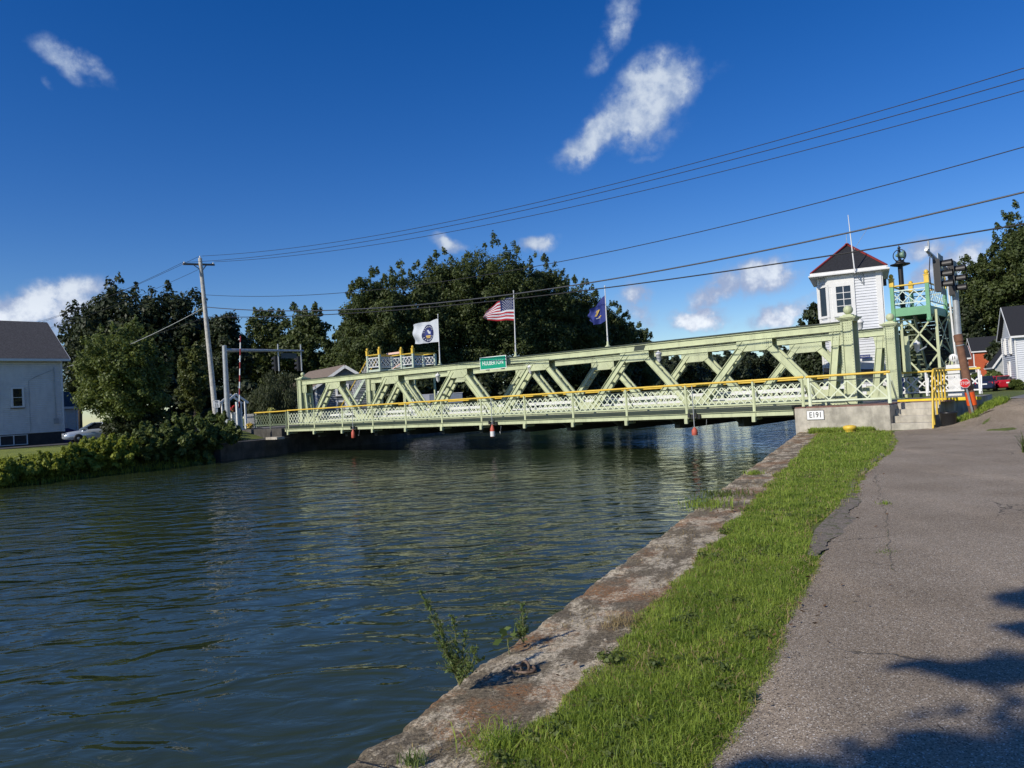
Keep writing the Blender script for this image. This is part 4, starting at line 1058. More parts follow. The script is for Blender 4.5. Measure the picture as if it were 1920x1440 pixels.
# lamp and siren standard rising from the platform
u, z = onplane(1688, 500, 11.6)
ls = thing('siren_post', 'black post topped by a ringed siren head on the balcony', 'siren', P(u, 11.6, 4.7))
part('post', blackm, ls, lambda b: b.tube([P(u, 11.6, 4.7), P(u, 11.6, z + .02)], .11, 10))
def f(b):
    b.lathe(P(u, 11.6, z), [(.13, 0), (.30, .04), (.42, .08), (.42, .12), (.24, .16), (.16, .24), (.20, .28)], 16)
part('collar', blackm, ls, f)
def f(b):
    c = P(u, 11.6, z + .52)
    for ax_ in (D, Wd):
        b.tube([c + ax_ * .27 * cos(a) + Z * .27 * sin(a) for a in np.linspace(0, 2 * pi, 25)], .022, 6, False)
    b.tube([c - Z * .28, c + Z * .42], .03, 8); b.lathe(c + Z * .3, [(.05, 0), (.08, .05), (.02, .12), (.0001, .2)], 8)
part('ring', blackm, ls, f)
part('horn', mat('siren_green', (.15, .25, .18), .4), ls, lambda b: b.lathe(P(u - .05, 11.55, z + .52), [(.04, -.2), (.10, -.1), (.12, .0), (.20, .18), (.17, .18)], 14, (Wd, Z, -D)))
# left bank twin
lt = thing('stair_tower', 'pale green stair tower with yellow finials at the far end of the bridge', 'stair tower', P(33.5, 11, .8))
pl2 = mat('far_stair_green', (.50, .58, .46), .5, .1)
gplat(lt, [(35.6, 10.0), (34.2, 10.0), (34.2, 12.4), (35.6, 12.4)], 4.58, 5.72, pl2, .36, whitep, 2)
gplat(lt, [(32.45, 10.6), (31.2, 10.6), (31.2, 12.8), (32.45, 12.8)], 4.55, 5.55, pl2, .36, whitep, 2)
part('platform', pl2, lt, lambda b: b.box(P(33.3, 11.6, 4.5), (1.8, 2.0, .12), BAX))
def f(b):
    for q in np.linspace(32.6, 34.1, 5): b.beam(P(q, 10.75, 4.6), P(q, 10.75, 5.75), .08, .05, Z)
    b.beam(P(32.5, 10.7, 5.75), P(34.2, 10.7, 5.75), .14, .06, Z); b.beam(P(32.5, 10.7, 5.0), P(33.6, 10.68, 4.6), .06, .05, Z)
part('gate', mat('red_white_gate', (.75, .30, .16), .5, .1, 20, col2=(.8, .75, .7)), lt, f)
def f(b):
    for u, v in ((35.5, 10.1), (34.3, 10.1), (31.3, 10.7), (32.35, 10.7), (34.3, 12.3), (31.3, 12.7)): b.box(P(u, v, 2.6), (.12, .12, 3.9), BAX)
    zz = np.arange(.9, 4.5, .9)
    for k, z0 in enumerate(zz[:-1]):
        for a, c in ((31.3, 32.35), (34.3, 35.5)):
            p, q = (a, c) if k % 2 else (c, a); b.beam(P(p, 10.1 if a > 33 else 10.7, z0), P(q, 10.1 if a > 33 else 10.7, z0 + .9), .06, .03, Z)
part('leg_frame', green, lt, f)
def f(b):
    for v in (10.0, 10.9): b.beam(P(39.2, v, 1.0), P(35.6, v, 4.5), .26, .05, Z)
    for k in range(16): b.box(P(39.1 - 3.4 * k / 16, 10.45, 1.1 + 3.4 * k / 16), (.26, .9, .04), BAX)
part('stair_flight', pl2, lt, f)
def f(b):
    for v in (10.0,):
        for k in range(14):
            q = k / 14; p0 = P(39.2 - 3.6 * q, v, 1.25 + 3.5 * q); b.beam(p0, p0 + Z * .7 + D * -.25, .03, .012, D); b.beam(p0 + Z * .7, p0 - D * .25, .03, .012, D)
part('stair_lattice', whitep, lt, f)
part('stair_rail', yellow, lt, lambda b: (b.tube([P(39.2, 10.0, 2.0), P(35.6, 10.0, 5.5)], .04, 8), b.tube([P(39.2, 10.9, 2.0), P(35.6, 10.9, 5.5)], .04, 8)))

# ------------------------------------------------------------------ traffic signals
def visor_head(parent, c, facing, lamp_m=glass, plate=True, k_=1.0):
    ax = (facing, np.cross(Z, facing), Z)
    h = part('signal_head', blackm, parent, lambda b: b.box(c, (.20 * k_, .34 * k_, 1.05 * k_), ax))
    if plate: part('backplate', mat('backplate_grey', (.035, .038, .042), .5, .1), h, lambda b: b.box(c + facing * .11 * k_, (.012, .58 * k_, 1.28 * k_), ax))
    def vz(b):
        for k in (-1, 0, 1):
            q = c + Z * k * .33 * k_ + facing * .12 * k_; n = 10; vs = []
            for e, r in ((0, .14), (.30, .155)):
                for j in range(n + 1):
                    a = -.35 + (pi + .7) * j / n; vs.append(q + facing * e * k_ + (ax[1] * r * cos(a) + Z * r * sin(a)) * k_)
            b.add(vs, [(j, j + 1, n + 2 + j, n + 1 + j) for j in range(n)])
    part('visor', blackm, h, vz)
    part('lens', lamp_m, h, lambda b: [b.lathe(c + Z * k * .33 * k_ + facing * .12 * k_, [(.0001, .02), (.08 * k_, .015), (.13 * k_, 0)], 12, (ax[1], Z, facing)) for k in (-1, 0, 1)])
    return h
PT = atd(1789, 524, 33.0); pb0 = np.array([PT[0], PT[1], .8])
sg = thing('signal_mast', 'grey traffic signal mast whose arm reaches over the road by the wooden stub', 'traffic light', pb0)
part('pole', galv, sg, lambda b: (b.tube([pb0, pb0 + Z * (PT[2] - .8 + .1)], [.16, .12], 12), b.lathe(pb0 + Z * (PT[2] - .7), [(.13, 0), (.06, .10), (.0001, .13)], 12), b.lathe(pb0, [(.3, 0), (.3, .04), (.2, .1)], 12)))
ARM1 = PT - Wd * 5.0 + Z * .72
part('arm', galv, sg, lambda b: b.tube([PT, PT - Wd * 2.4 + Z * .40, ARM1], [.11, .09, .06], 10))
fr_ = -D
for k, q in enumerate((1.5, 4.15)):
    c = PT - Wd * q + Z * (.15 * q - (.40 if k == 0 else .85)) ; visor_head(sg, c + fr_ * .2, fr_, k_=1.2)
    part('hanger', galv, sg, lambda b: b.tube([c + fr_ * .05 - Z * .6, c + fr_ * .05 + Z * .85], .03, 6))
part('sign_blade', galv, sg, lambda b: b.box(PT - Wd * 2.75 + Z * .52, (.02, .55, .62), BAX))
part('detector', galv, sg, lambda b: (b.tube([ARM1 + Wd * .5 - Z * .2, ARM1 + Wd * .5 + Z * .4], .04, 8), b.box(ARM1 + Wd * .25 + Z * .1, (.14, .14, .12), BAX)))
part('control_box', blackm, sg, lambda b: b.box(pb0 + Z * (PT[2] - 1.15) - Wd * .28, (.3, .3, .7), BAX))
part('conduit', whitep, sg, lambda b: b.tube([pb0 + D * .24 + Z * (PT[2] - 1.0), pb0 + D * .18 + Z * 2.4, pb0 + D * .1 + Z * .4], .045, 8))
part('cable', wirem, sg, lambda b: b.tube([PT - Wd * 4.4 + Z * .5, PT - Wd * 4.7 - Z * .1, PT - Wd * 4.5 - Z * .8], .02, 6))
PL = atd(421, 654, 50.0); pb1 = np.array([PL[0], PL[1], .6])
s2 = thing('signal_mast', 'pale grey traffic signal mast with a long level arm at the far end', 'traffic light', pb1)
part('pole', galv, s2, lambda b: (b.tube([pb1, np.array([PL[0], PL[1], PL[2] + .2])], [.19, .15], 12), b.lathe(PL + Z * .2, [(.15, 0), (.0001, .05)], 12)))
L2 = np.linalg.norm(atd(571, 656, 54.5)[:2] - PL[:2])
part('arm', galv, s2, lambda b: b.tube([PL - Z * .1, PL + Wd * L2 - Z * .05], [.13, .07], 10))
for q in (L2 * .66, L2 * .965):
    c = PL + Wd * q - Z * .95; visor_head(s2, c + D * .25, D, plate=False)
    part('hanger', galv, s2, lambda b: b.tube([c - Z * .55, c + Z * 1.35], .05, 6))
c = PL + Wd * L2 * .80 - Z * .42
part('sign_blade', mat('sign_back', (.06, .07, .07), .5), s2, lambda b: (b.box(c, (.03, 1.25, .36), BAX), b.box(c + Wd * -.55 + Z * .2, (.05, .06, .5), BAX)))

# ------------------------------------------------------------------ gates, cabinets and street furniture
g0 = atd(444, 800, 50.5); g0[2] = .83
gt = thing('crossing_gate', 'white crossing gate with raised red and white striped arm at the far end', 'gate', g0)
part('cabinet', whitep, gt, lambda b: (b.box(g0 + Z * .55, (.55, .55, 1.1), BAX), b.box(g0 + Z * 1.13, (.62, .62, .08), BAX), b.box(g0 + Z * .05, (.7, .7, .1), BAX)))
part('mast', whitep, gt, lambda b: [b.box(g0 - D * .35 + Wd * q + Z * .9, (.18, .10, 1.9), BAX) for q in (-.14, .14)])
b_ = MB(); at_, ab_ = atd(451, 630, 50.5), g0 - D * .35 + Z * 1.0
for k in range(12):
    b_.m = k % 2; p = ab_ + (at_ - ab_) * k / 12; q = ab_ + (at_ - ab_) * (k + 1) / 12; w = .12 - .05 * k / 12
    b_.beam(p, q, w, .05, D)
b_.build('arm', [whitep, mat('gate_red', (.30, .03, .03), .6, .2)], gt)
part('brace', whitep, gt, lambda b: (b.beam(ab_ + D * .25, ab_ + (at_ - ab_) * .5, .04, .03), [b.beam(ab_ + D * .25 * (1 - k / 8) + (at_ - ab_) * k / 16, ab_ + (at_ - ab_) * (k + 1) / 16, .03, .02) for k in range(7)], [b.ball(ab_ + (at_ - ab_) * q + D * .12, .07, 8, 6) for q in (.35, .7, .96)]))
g1 = atd(1793, 741, 32.5); g1[2] = .80
cb_ = thing('gate_cabinet', 'white gate control cabinet behind the yellow curb beside the wooden stub', 'cabinet', g1)
part('body', whitep, cb_, lambda b: (b.box(g1 + Z * .70, (.46, .42, .95), BAX), b.box(g1 + Z * .12, (.52, .48, .24), BAX)))
part('lid', whitep, cb_, lambda b: b.box(g1 + Z * 1.25, (.54, .5, .16), BAX))
part('recess', blackm, cb_, lambda b: (b.box(g1 + Z * 1.165, (.44, .40, .02), BAX), b.box(g1 - D * .25 + Z * .75, (.03, .3, .7), BAX), b.box(g1 - D * .03 - Wd * .215 + Z * .8, (.02, .01, .14), BAX)))
rsn = board('round_sign', 'small round white sign standing on the white cabinet', 'sign', g1 + Z * 1.62, -D, Z, .02, .02, signwhite, signwhite, [], signblack)
part('disc', signwhite, rsn, lambda b: b.lathe(g1 + Z * 1.62 - Wd * .02, [(.0001, .02), (.17, .018), (.17, 0)], 20, (D, Z, -Wd)))
part('arrow', blackm, rsn, lambda b: (b.box(g1 + Z * 1.62 - Wd * .045 + D * .03, (.03, .008, .15), BAX), b.box(g1 + Z * 1.62 - Wd * .045 - D * .05, (.03, .008, .12), BAX)))
part('stem', galv, rsn, lambda b: b.tube([g1 + Z * 1.3, g1 + Z * 1.5], .015, 6))
p0 = atd(1826, 768, 24.2); p0 = np.array([p0[0], p0[1], float(height(p0[0], p0[1])) - .05]); p1 = atd(1795.5, 627, 24.1)
stb = thing('wooden_stub', 'leaning brown wooden pole stub with an orange band near its foot', 'pole', p0)
dirp = unit(p1 - p0); Lp = np.linalg.norm(p1 - p0)
part('post', woodbrown, stb, lambda b: (b.tube([p0, p1], [.135, .11], 12), b.tube([p1 - dirp * .22, p1 - dirp * .02], .13, 12)))
part('band', orange, stb, lambda b: b.tube([p0 + dirp * .34, p0 + dirp * .76], [.142, .138], 12))
part('strap', galv, stb, lambda b: b.tube([p0 + dirp * (Lp - .36), p0 + dirp * (Lp - .33)], .122, 12))
sp = p0 + np.array([-.12, -.19, 0])
stp = thing('stop_sign', 'tiny red octagonal STOP sign on a thin post against the leaning stub', 'stop sign', sp)
top = sp + unit(np.array([-.2, 0, 1.])) * 1.2
part('post', galv, stp, lambda b: b.beam(sp - Z * .1, top, .05, .03))
so_n = unit(np.array([-.35, -1, .0])); xs = unit(np.cross(so_n, Z)) * -1; cS = sp + unit(np.array([-.22, 0, 1.])) * 1.06 + so_n * .04
def octo(r): return [cS + xs * r * cos(pi / 8 + k * pi / 4) + Z * r * sin(pi / 8 + k * pi / 4) for k in range(8)]
part('rim', signwhite, stp, lambda b: b.prism([p for p in octo(.155)], so_n * .012))
part('face', signred, stp, lambda b: b.prism([p + so_n * .0125 for p in octo(.143)], so_n * .004))
text('lettering', 'STOP', .125, cS + so_n * .02, xs, Z, signwhite, stp, sx=.82)
bb = atd(1692, 736, 34.5); bb[2] = .84
bl = thing('blue_bin', 'slim blue cylindrical bin beside the green end post', 'bin', bb)
part('body', bluep, bl, lambda b: b.lathe(bb, [(.12, 0), (.125, .02), (.125, .72), (.12, .74)], 16))
part('lid', bluep, bl, lambda b: b.lathe(bb + Z * .74, [(.13, 0), (.13, .05), (.10, .12), (.05, .15)], 16))
part('valve', whitep, bl, lambda b: (b.tube([bb + Z * .88, bb + Z * .98], .04, 8), b.box(bb + Z * .98, (.16, .05, .05), BAX)))
pk = P(-4.72, .10, 0); pk[2] = float(height(pk[0], pk[1])) + .02
pln = thing('black_bucket', 'black plastic bucket planter in the grass beside the steps', 'bucket', pk)
part('body', mat('black_plastic', (.015, .015, .016), .35), pln, lambda b: b.lathe(pk, [(.20, 0), (.25, .38), (.27, .40), (.27, .44), (.24, .44), (.22, .30)], 18))
part('soil', bark, pln, lambda b: b.lathe(pk + Z * .36, [(.0001, .02), (.235, 0)], 18))
bo = atz(1594, 812, 0); 
bd = thing('mooring_bollard', 'yellow mushroom shaped mooring bollard in the grass by the abutment', 'bollard', bo)
part('body', yellow, bd, lambda b: b.lathe(bo, [(.15, 0), (.15, .08), (.17, .10), (.20, .14), (.21, .19), (.19, .23), (.10, .255), (.0001, .26)], 22))
rg = atz(985, 1257, .0)
rr_ = thing('mooring_ring', 'rusty iron mooring ring lying on the concrete wall top', 'mooring ring', rg)
part('eye', rusty, rr_, lambda b: b.tube([rg + CD * .0 + SD * .026 * cos(a) + Z * (.022 + .032 * sin(a)) for a in np.linspace(-.6, pi + .6, 16)], .009, 8))
part('ring', rusty, rr_, lambda b: b.tube([rg + SD * (.075 * cos(a) - .005) + CD * .045 * sin(a) - CD * .015 + Z * (.014 + .006 * sin(a)) for a in np.linspace(0, 2 * pi, 28)], .009, 8, False))

# ------------------------------------------------------------------ utility pole and wires
pt_, pbm = atd(375, 484, 48.2), atd(403, 765, 48.0)
pbm2 = pbm + (pbm - pt_) * .16
up = thing('utility_pole', 'tall leaning wooden utility pole with a single crossarm on the far bank', 'utility pole', pbm2)
part('pole', woodpole, up, lambda b: b.tube([pbm2, pbm, pt_], [.185, .17, .115], 12))
ca, cc_ = atd(343, 495, 47.4), atd(402, 496.5, 49.0)
part('crossarm', mat('crossarm_wood', (.16, .13, .11), .9, .2), up, lambda b: (b.beam(ca, cc_, .12, .09, Z), b.beam(ca + (cc_ - ca) * .3, atd(379, 508, 48.2), .05, .02), b.beam(ca + (cc_ - ca) * .75, atd(379, 508, 48.2), .05, .02)))
INS = [ca + (cc_ - ca) * .04 + Z * .14, pt_ + Z * .14, ca + (cc_ - ca) * .96 + Z * .14]
for q in INS: part('insulator', whitep, up, lambda b: b.lathe(q - Z * .12, [(.02, 0), (.05, .03), (.03, .05), (.05, .08), (.03, .12)], 8))
def wire(label, pts, v, r, m_, z_start=None, ustart=None, uend=-27.0):
    uz = np.array([onplane(x, y, v) for x, y in pts])
    cf = np.polyfit(uz[:, 0], uz[:, 1], 2)
    us = np.linspace(uz[0, 0] if ustart is None else ustart, uend, 40)
    b = MB(); b.tube([P(u, v, np.polyval(cf, u)) for u in us], r, 5, True)
    return tag(b.build('overhead_wire', m_), label, 'wire', 'wires strung along the road over the bridge')
vp_ = (pt_ - BO) @ Wd; va = (ca - BO) @ Wd; vb = (cc_ - BO) @ Wd
wire('thin black overhead wire, topmost of those leaving the utility pole', [(378, 480), (1172, 340), (1500, 250.5), (1920, 128)], vp_, .012, wirem)
wire('thin black overhead wire, second from the top above the bridge', [(346, 492), (1213, 340), (1500, 265.6), (1920, 148)], va, .012, wirem)
wire('thin black overhead wire, third from the top above the bridge', [(402, 491), (1280, 340), (1500, 284), (1920, 170)], vb, .012, wirem)
wire('twisted overhead cable below the three thin wires', [(384, 553), (680, 545), (1047, 492), (1260, 447), (1920, 275)], vp_ - .1, .014, wirem)
wire('thick grey overhead cable crossing in front of the three flags', [(388, 576), (652, 580), (961, 552), (1260, 504), (1920, 360)], vp_ - .15, .026, wireg)
wire('lowest thick cable, just under the grey cable over the bridge', [(391, 594), (655, 588), (1136, 540), (1260, 522), (1880, 427)], vp_ - .12, .022, wirem)
def span(label, a, c, sag, r, m_, group='wires leading away from the utility pole'):
    a = np.asarray(a, float); c = np.asarray(c, float); b = MB()
    b.tube([a + (c - a) * k / 16 - Z * sag * 4 * (k / 16) * (1 - k / 16) for k in range(17)], r, 5)
    return tag(b.build('overhead_wire', m_), label, 'wire', group)
far_ = [P(88, va, 11.3), P(88, vp_, 11.9), P(88, vb, 11.3)]
for q, e, lab in zip(INS, far_, ('thin wire running left from the near end of the crossarm', 'thin wire running left from the top of the utility pole', 'thin wire running left from the far end of the crossarm')): span(lab, q, e, .9, .012, wirem)
span('pale service cable sloping from the utility pole down to the white house corner', atd(379, 579, 48.1), atd(117, 690, 60.9), .35, .02, mat('pale_cable', (.4, .42, .42), .6))
span('dark cable sloping left from low on the utility pole', atd(380, 597, 48.1), P(88, vp_, 8.2), .8, .016, wirem)
# ------------------------------------------------------------------ houses
def house(name, label, o, ax, bx, L, Dp, z0, ze, zr, wallm, roofm, wins=(), ov=.35, found=.0, chimney=None, trimm=None, pitch=.16, cat='house'):
    """o: front corner in plan; ax along the front, bx into the house; ridge along ax. wins: (face, offset, z, w, h, cols, rows)"""
    trimm = trimm or whitep
    o = np.array([o[0], o[1], 0.]); ax = unit(ax); bx = unit(bx)
    r = thing(name, label, cat, o + ax * L / 2 + bx * Dp / 2 + Z * z0)
    c = [o, o + ax * L, o + ax * L + bx * Dp, o + bx * Dp]
    zb = z0 + found
    def f(b):
        b.prism([c[0] + Z * zb, c[3] + Z * zb, c[3] + Z * ze, o + bx * Dp / 2 + Z * (zr - .08), c[0] + Z * ze], ax * L)
        flip = np.cross(ax, bx)[2] < 0
        for p, q in ((c[0], c[1]), (c[1], c[2]), (c[2], c[3]), (c[3], c[0])):
            if flip: p, q = q, p
            clap(b, p, q, zb, ze, pitch, .055, .045)
        for e, n in ((c[0], -ax), (c[1], ax)):
            k = int((zr - ze) / pitch)
            for i in range(k):
                za = ze + i * pitch; h = 1 - (za + pitch - ze) / (zr - ze)
                if h > .03: b.box(e + bx * Dp / 2 + n * .012 + Z * (za + pitch / 2), (Dp * h * .98, .03, pitch * .93), (bx, n, Z))
    part('wall', wallm, r, f)
    if found: part('foundation', tan, r, lambda b: b.box(o + ax * L / 2 + bx * Dp / 2 + Z * (z0 + found / 2 - .1), (L - .06, Dp - .06, found + .2), (ax, bx, Z)))
    def rf(b):
        mid = o + bx * Dp / 2 + Z * zr; sl = (zr - ze) / (Dp / 2)
        for s_ in (-1, 1):
            e0 = mid + bx * s_ * (Dp / 2 + ov) - Z * (sl * (Dp / 2 + ov)) - ax * ov
            b.prism([mid - ax * ov, e0, e0 + ax * (L + 2 * ov), mid + ax * (L + ov)], Z * .14)
    roof = part('roof', roofm, r, rf)
    def fs(b):
        mid = o + bx * Dp / 2 + Z * zr; sl = (zr - ze) / (Dp / 2)
        for s_ in (-1, 1):
            e0 = mid + bx * s_ * (Dp / 2 + ov) - Z * (sl * (Dp / 2 + ov)); b.beam(e0 - ax * ov + Z * .03, e0 + ax * (L + ov) + Z * .03, .18, .05, Z)
            for q, n in ((-ov, -ax), (L + ov, ax)):
                b.beam(mid + ax * q + n * .02 + Z * .0, e0 + ax * q + n * .02 + Z * .0, .22, .04, Z)
        for p in c: b.box(p + Z * (zb + ze) / 2, (.14, .14, ze - zb), (ax, bx, Z))
    part('trim', trimm, r, fs)
    if chimney: part('chimney', redp, roof, lambda b: b.box(o + ax * chimney[0] + bx * chimney[1] + Z * (zr + .2), (.5, .5, 1.4), (ax, bx, Z)))
    for (face, off, z, w, h, cc, rw) in wins:
        if face == 'f': p, d, n = o + ax * off, ax, -bx
        elif face == 'l': p, d, n = o + bx * off, bx, -ax
        else: p, d, n = o + ax * L + bx * off, bx, ax
        window(r, p + Z * z, d, n, w, h, cc, rw, trim=.12, proud=.085, shade=tan)
    return r
h0 = house('white_house', 'white clapboard house with dark brown shingle roof and dark stone base at the left edge', P(56.7, -3.8, 0)[:2], -Wd, D, 15, 8.2, .35, 7.35, 10.4, clapg, shingle2,
      [('f', 3.15, 4.15, .62, 1.32, 1, 2), ('f', 4.95, 5.05, .75, 1.5, 1, 2), ('f', 8.6, 4.9, .75, 1.5, 1, 2)], .5, 1.0, pitch=.15)
part('meter_conduit', galv, h0, lambda b: (b.tube([P(56.62, -4.35, 6.45), P(56.62, -4.35, 2.4)], .035, 6), b.box(P(56.6, -4.35, 2.2), (.16, .3, .42), BAX), b.tube([P(56.62, -4.35, 6.3), P(56.62, -5.7, 5.7), P(56.62, -6.15, 5.4), P(56.62, -6.15, 1.5)], .018, 6)))
part('basement_window', whitep, h0, lambda b: [b.box(P(56.66, -6.4 - .9 * k, .9), (.10, .06, .75), BAX) for k in range(3)] + [b.box(P(56.66, -7.3, q), (.10, 1.9, .05), BAX) for q in (.55, 1.27)])
house('porch_wing', 'low grey wing with porch half hidden behind the round tree next to the white house', P(60, -1.6, 0)[:2], -Wd, D, 3, 5, .4, 3.4, 4.6, clapg, shingle2, [('f', 1.4, 2.2, .8, 1.3, 1, 2)], .3, .4)
q0 = atd(566, 760, 64)
greyc = mat('slate_grey_siding', (.16, .18, .20), .7, .1)
a0 = atd(600, 770, 60)
# gable faces the camera, ridge runs away to the left
gx0 = atd(594, 770, 60.0)[:2]; gdir = unit(np.array([.985, .17, 0])); rdir = unit(np.array([-.55, .835, 0]))
house('grey_house', 'grey gabled house with brown roof and white windows behind the far end of the bridge', (gx0[0], gx0[1]), rdir, gdir, 8.0, 4.4, .4, 3.75, 5.2, greyc, mat('tan_shingle', (.20, .155, .12), .9, .3, 10), [('l', 2.0, 3.35, .75, .7, 1, 2), ('l', 1.9, 1.9, .6, 1.0, 1, 2), ('l', 2.75, 1.9, .6, 1.0, 1, 2)], .35, .3)
rh = atd(1885.5, 722, 76); rh2 = np.array([rh[0], rh[1]])
house('white_house', 'white shingled house with black roof at the right edge of the photo', atd(1909, 725, 72)[:2], SD, CD, 9, 7.5, .2, 5.3, 8.1, clapw, shingle, [('l', 2.2, 4.3, .7, 1.4, 1, 2), ('l', 5.3, 4.3, .7, 1.4, 1, 2), ('l', 3.6, 1.9, .8, 1.6, 1, 2), ('f', 2.5, 2.0, .8, 1.4, 1, 2)], .4, .3, pitch=.2)
house('grey_cottage', 'small grey cottage with steep gable between the red car and the white house', atd(1868, 716, 100)[:2], CD, SD, 7, 3.4, .3, 2.9, 5.3, mat('pale_grey_siding', (.42, .43, .42), .7, .1), shingle, [('l', 1.6, 1.6, .7, 1.2, 1, 2)], .35, .2)
house('brick_house', 'orange red brick house with a white porch behind the tree shadows', atd(1829, 716, 112)[:2], SD, CD, 9, 7, .3, 5.2, 7.2, mat('orange_brick', (.52, .11, .04), .85, .2, 8), shingle, [('f', 5.5, 2.0, .8, 1.4, 1, 2)], .3, .2)
house('porch_house', 'tan house with a dark hipped roof and white porch behind the wooden stub', atd(1786, 716, 96)[:2], SD, CD, 1.7, 5, .3, 4.0, 5.4, mat('tan_siding', (.42, .34, .24), .8, .15), shingle, [('f', 2.2, 2.0, .7, 1.3, 1, 2)], .45, .2)

# ------------------------------------------------------------------ vehicles
def car(name, label, pos, heading, paint, L=4.6, Wc=1.78, Hc=1.45, rear_view=False):
    """heading: unit vector the nose points to"""
    pos = np.asarray(pos, float); f_ = unit(heading); s_ = np.cross(Z, f_); r = thing(name, label, 'car', pos)
    def sect(x, z0, z1, hw, tuck):
        return [pos + f_ * x + s_ * (sg * w) + Z * z for sg, w, z in ((1, hw * .9, z0), (1, hw, z0 + .18), (1, hw, z0 + (z1 - z0) * .62), (1, hw * tuck, z1), (-1, hw * tuck, z1), (-1, hw, z0 + (z1 - z0) * .62), (-1, hw, z0 + .18), (-1, hw * .9, z0))]
    h = L / 2; w = Wc / 2
    st = [(-h, .38, .88, w * .80, .88), (-h * .96, .26, .98, w * .92, .9), (-h * .62, .20, 1.0, w, .88), (-h * .2, .20, .96, w, .9), (h * .2, .20, .94, w, .9), (h * .45, .20, .90, w, .88), (h * .82, .22, .80, w * .95, .86), (h * .97, .28, .70, w * .84, .84), (h, .36, .60, w * .72, .84)]
    def loft(b, secs):
        n = len(secs[0]); vs = [p for sc in secs for p in sc]
        b.smooth = True
        b.add(vs, [(i * n + j, (i + 1) * n + j, (i + 1) * n + (j + 1) % n, i * n + (j + 1) % n) for i in range(len(secs) - 1) for j in range(n)]); b.smooth = False
        b.add(secs[0], [tuple(range(n))]); b.add(secs[-1], [tuple(range(n - 1, -1, -1))])
    body = part('body', paint, r, lambda b: loft(b, [sect(*q) for q in st]))
    def cab(x0, x1, x2, x3, hw0, hw1, z0, z1, b):
        lo = [pos + f_ * x + s_ * sg * hw0 + Z * z0 for x, sg in ((x0, 1), (x3, 1), (x3, -1), (x0, -1))]
        hi = [pos + f_ * x + s_ * sg * hw1 + Z * z1 for x, sg in ((x1, 1), (x2, 1), (x2, -1), (x1, -1))]
        b.add(lo + hi, [(0, 1, 5, 4), (1, 2, 6, 5), (2, 3, 7, 6), (3, 0, 4, 7), (4, 5, 6, 7)])
    part('window', glass, r, lambda b: cab(-h * .72, -h * .42, h * .10, h * .48, w * .88, w * .70, .93, Hc - .03, b))
    def rf(b):
        cab(-h * .44, -h * .40, h * .08, h * .12, w * .74, w * .68, Hc - .06, Hc, b)
        for sg in (-1, 1):
            for a, c in (((-h * .72, w * .89, .93), (-h * .42, w * .71, Hc - .02)), ((h * .48, w * .89, .93), (h * .10, w * .71, Hc - .02)), ((-h * .12, w * .89, .93), (-h * .12, w * .71, Hc - .02))):
                b.beam(pos + f_ * a[0] + s_ * sg * a[1] + Z * a[2], pos + f_ * c[0] + s_ * sg * c[1] + Z * c[2], .08, .05)
    part('roof', paint, r, rf)
    for x in (-h * .60, h * .60):
        for sg in (-1, 1):
            c = pos + f_ * x + s_ * sg * (w - .10) + Z * .32
            wh = part('wheel', blackm, r, lambda b: b.lathe(c - s_ * .10, [(.20, 0), (.31, .0), (.325, .05), (.325, .17), (.31, .22), (.2, .22)], 20, (f_, Z, s_)))
            part('rim', galv, wh, lambda b: b.lathe(c + s_ * sg * .10, [(.0001, .03), (.10, .02), (.20, .0)], 14, (f_, Z, s_)))
    for sg in (-1, 1):
        part('headlight', mat('lamp_clear', (.6, .6, .62), .1), r, lambda b: b.box(pos + f_ * (h * .955) + s_ * sg * w * .58 + Z * .66, (.18, .36, .14), (f_, s_, Z)))
        part('tail_lamp', signred, r, lambda b: b.box(pos - f_ * (h * .965) + s_ * sg * w * .62 + Z * .82, (.14, .36, .16), (f_, s_, Z)))
        part('mirror', paint, r, lambda b: b.box(pos + f_ * h * .36 + s_ * sg * (w + .08) + Z * .98, (.12, .18, .12), (f_, s_, Z)))
    part('grille', blackm, r, lambda b: b.box(pos + f_ * (h * .985) + Z * .55, (.06, .7, .16), (f_, s_, Z)))
    part('plate', signwhite, r, lambda b: b.box(pos - f_ * (h * .995) + Z * .72, (.03, .5, .12), (f_, s_, Z)))
    return r
silver = mat('silver_paint', (.52, .58, .64), .25, .04, metal=.4); redcar = mat('red_paint', (.42, .015, .03), .22, .05); bluecar = mat('dark_blue_paint', (.015, .022, .06), .25, .05)
cpos = atd(183, 826, 58.5); cpos[2] = float(height(cpos[0], cpos[1])) + .05
car('parked_car', 'silver sedan parked beside the white house under the round tree', cpos, unit(np.array([-.80, -.60, 0])), silver)
cpos = atd(1880, 728, 76); cpos[2] = float(height(cpos[0], cpos[1])) + .03
car('parked_car', 'red car parked in front of the grey cottage, seen from behind', cpos, unit(np.array([.30, .95, 0])), redcar, 4.4, 2.05, 1.42)
cpos = atd(1847, 729, 74); cpos[2] = float(height(cpos[0], cpos[1])) + .03
car('parked_car', 'dark blue car parked just left of the red car', cpos, unit(np.array([.55, .83, 0])), bluecar, 4.2, 1.75, 1.45)
tr0 = atd(822, 765, 70); tr0[2] = .4
trl = thing('camper_trailer', 'white camper trailer with shaded side coloured grey behind the truss near the far bank', 'trailer', tr0)
ax_t = unit(np.array([.95, .31, 0])); bx_t = np.cross(Z, ax_t)
side = mat('trailer_shade_grey', (.32, .36, .40), .5, .06)  # white trailer's shaded side put into the colour as grey
def f(b):
    prof = [(-2.6, .5), (2.1, .5), (2.1, 2.75), (-1.9, 2.75), (-2.5, 1.9), (-2.6, 1.2)]
    b.prism([tr0 + ax_t * x + Z * (z - .4) - bx_t * 1.1 for x, z in prof], bx_t * 2.2)
part('body', side, trl, f, .08)
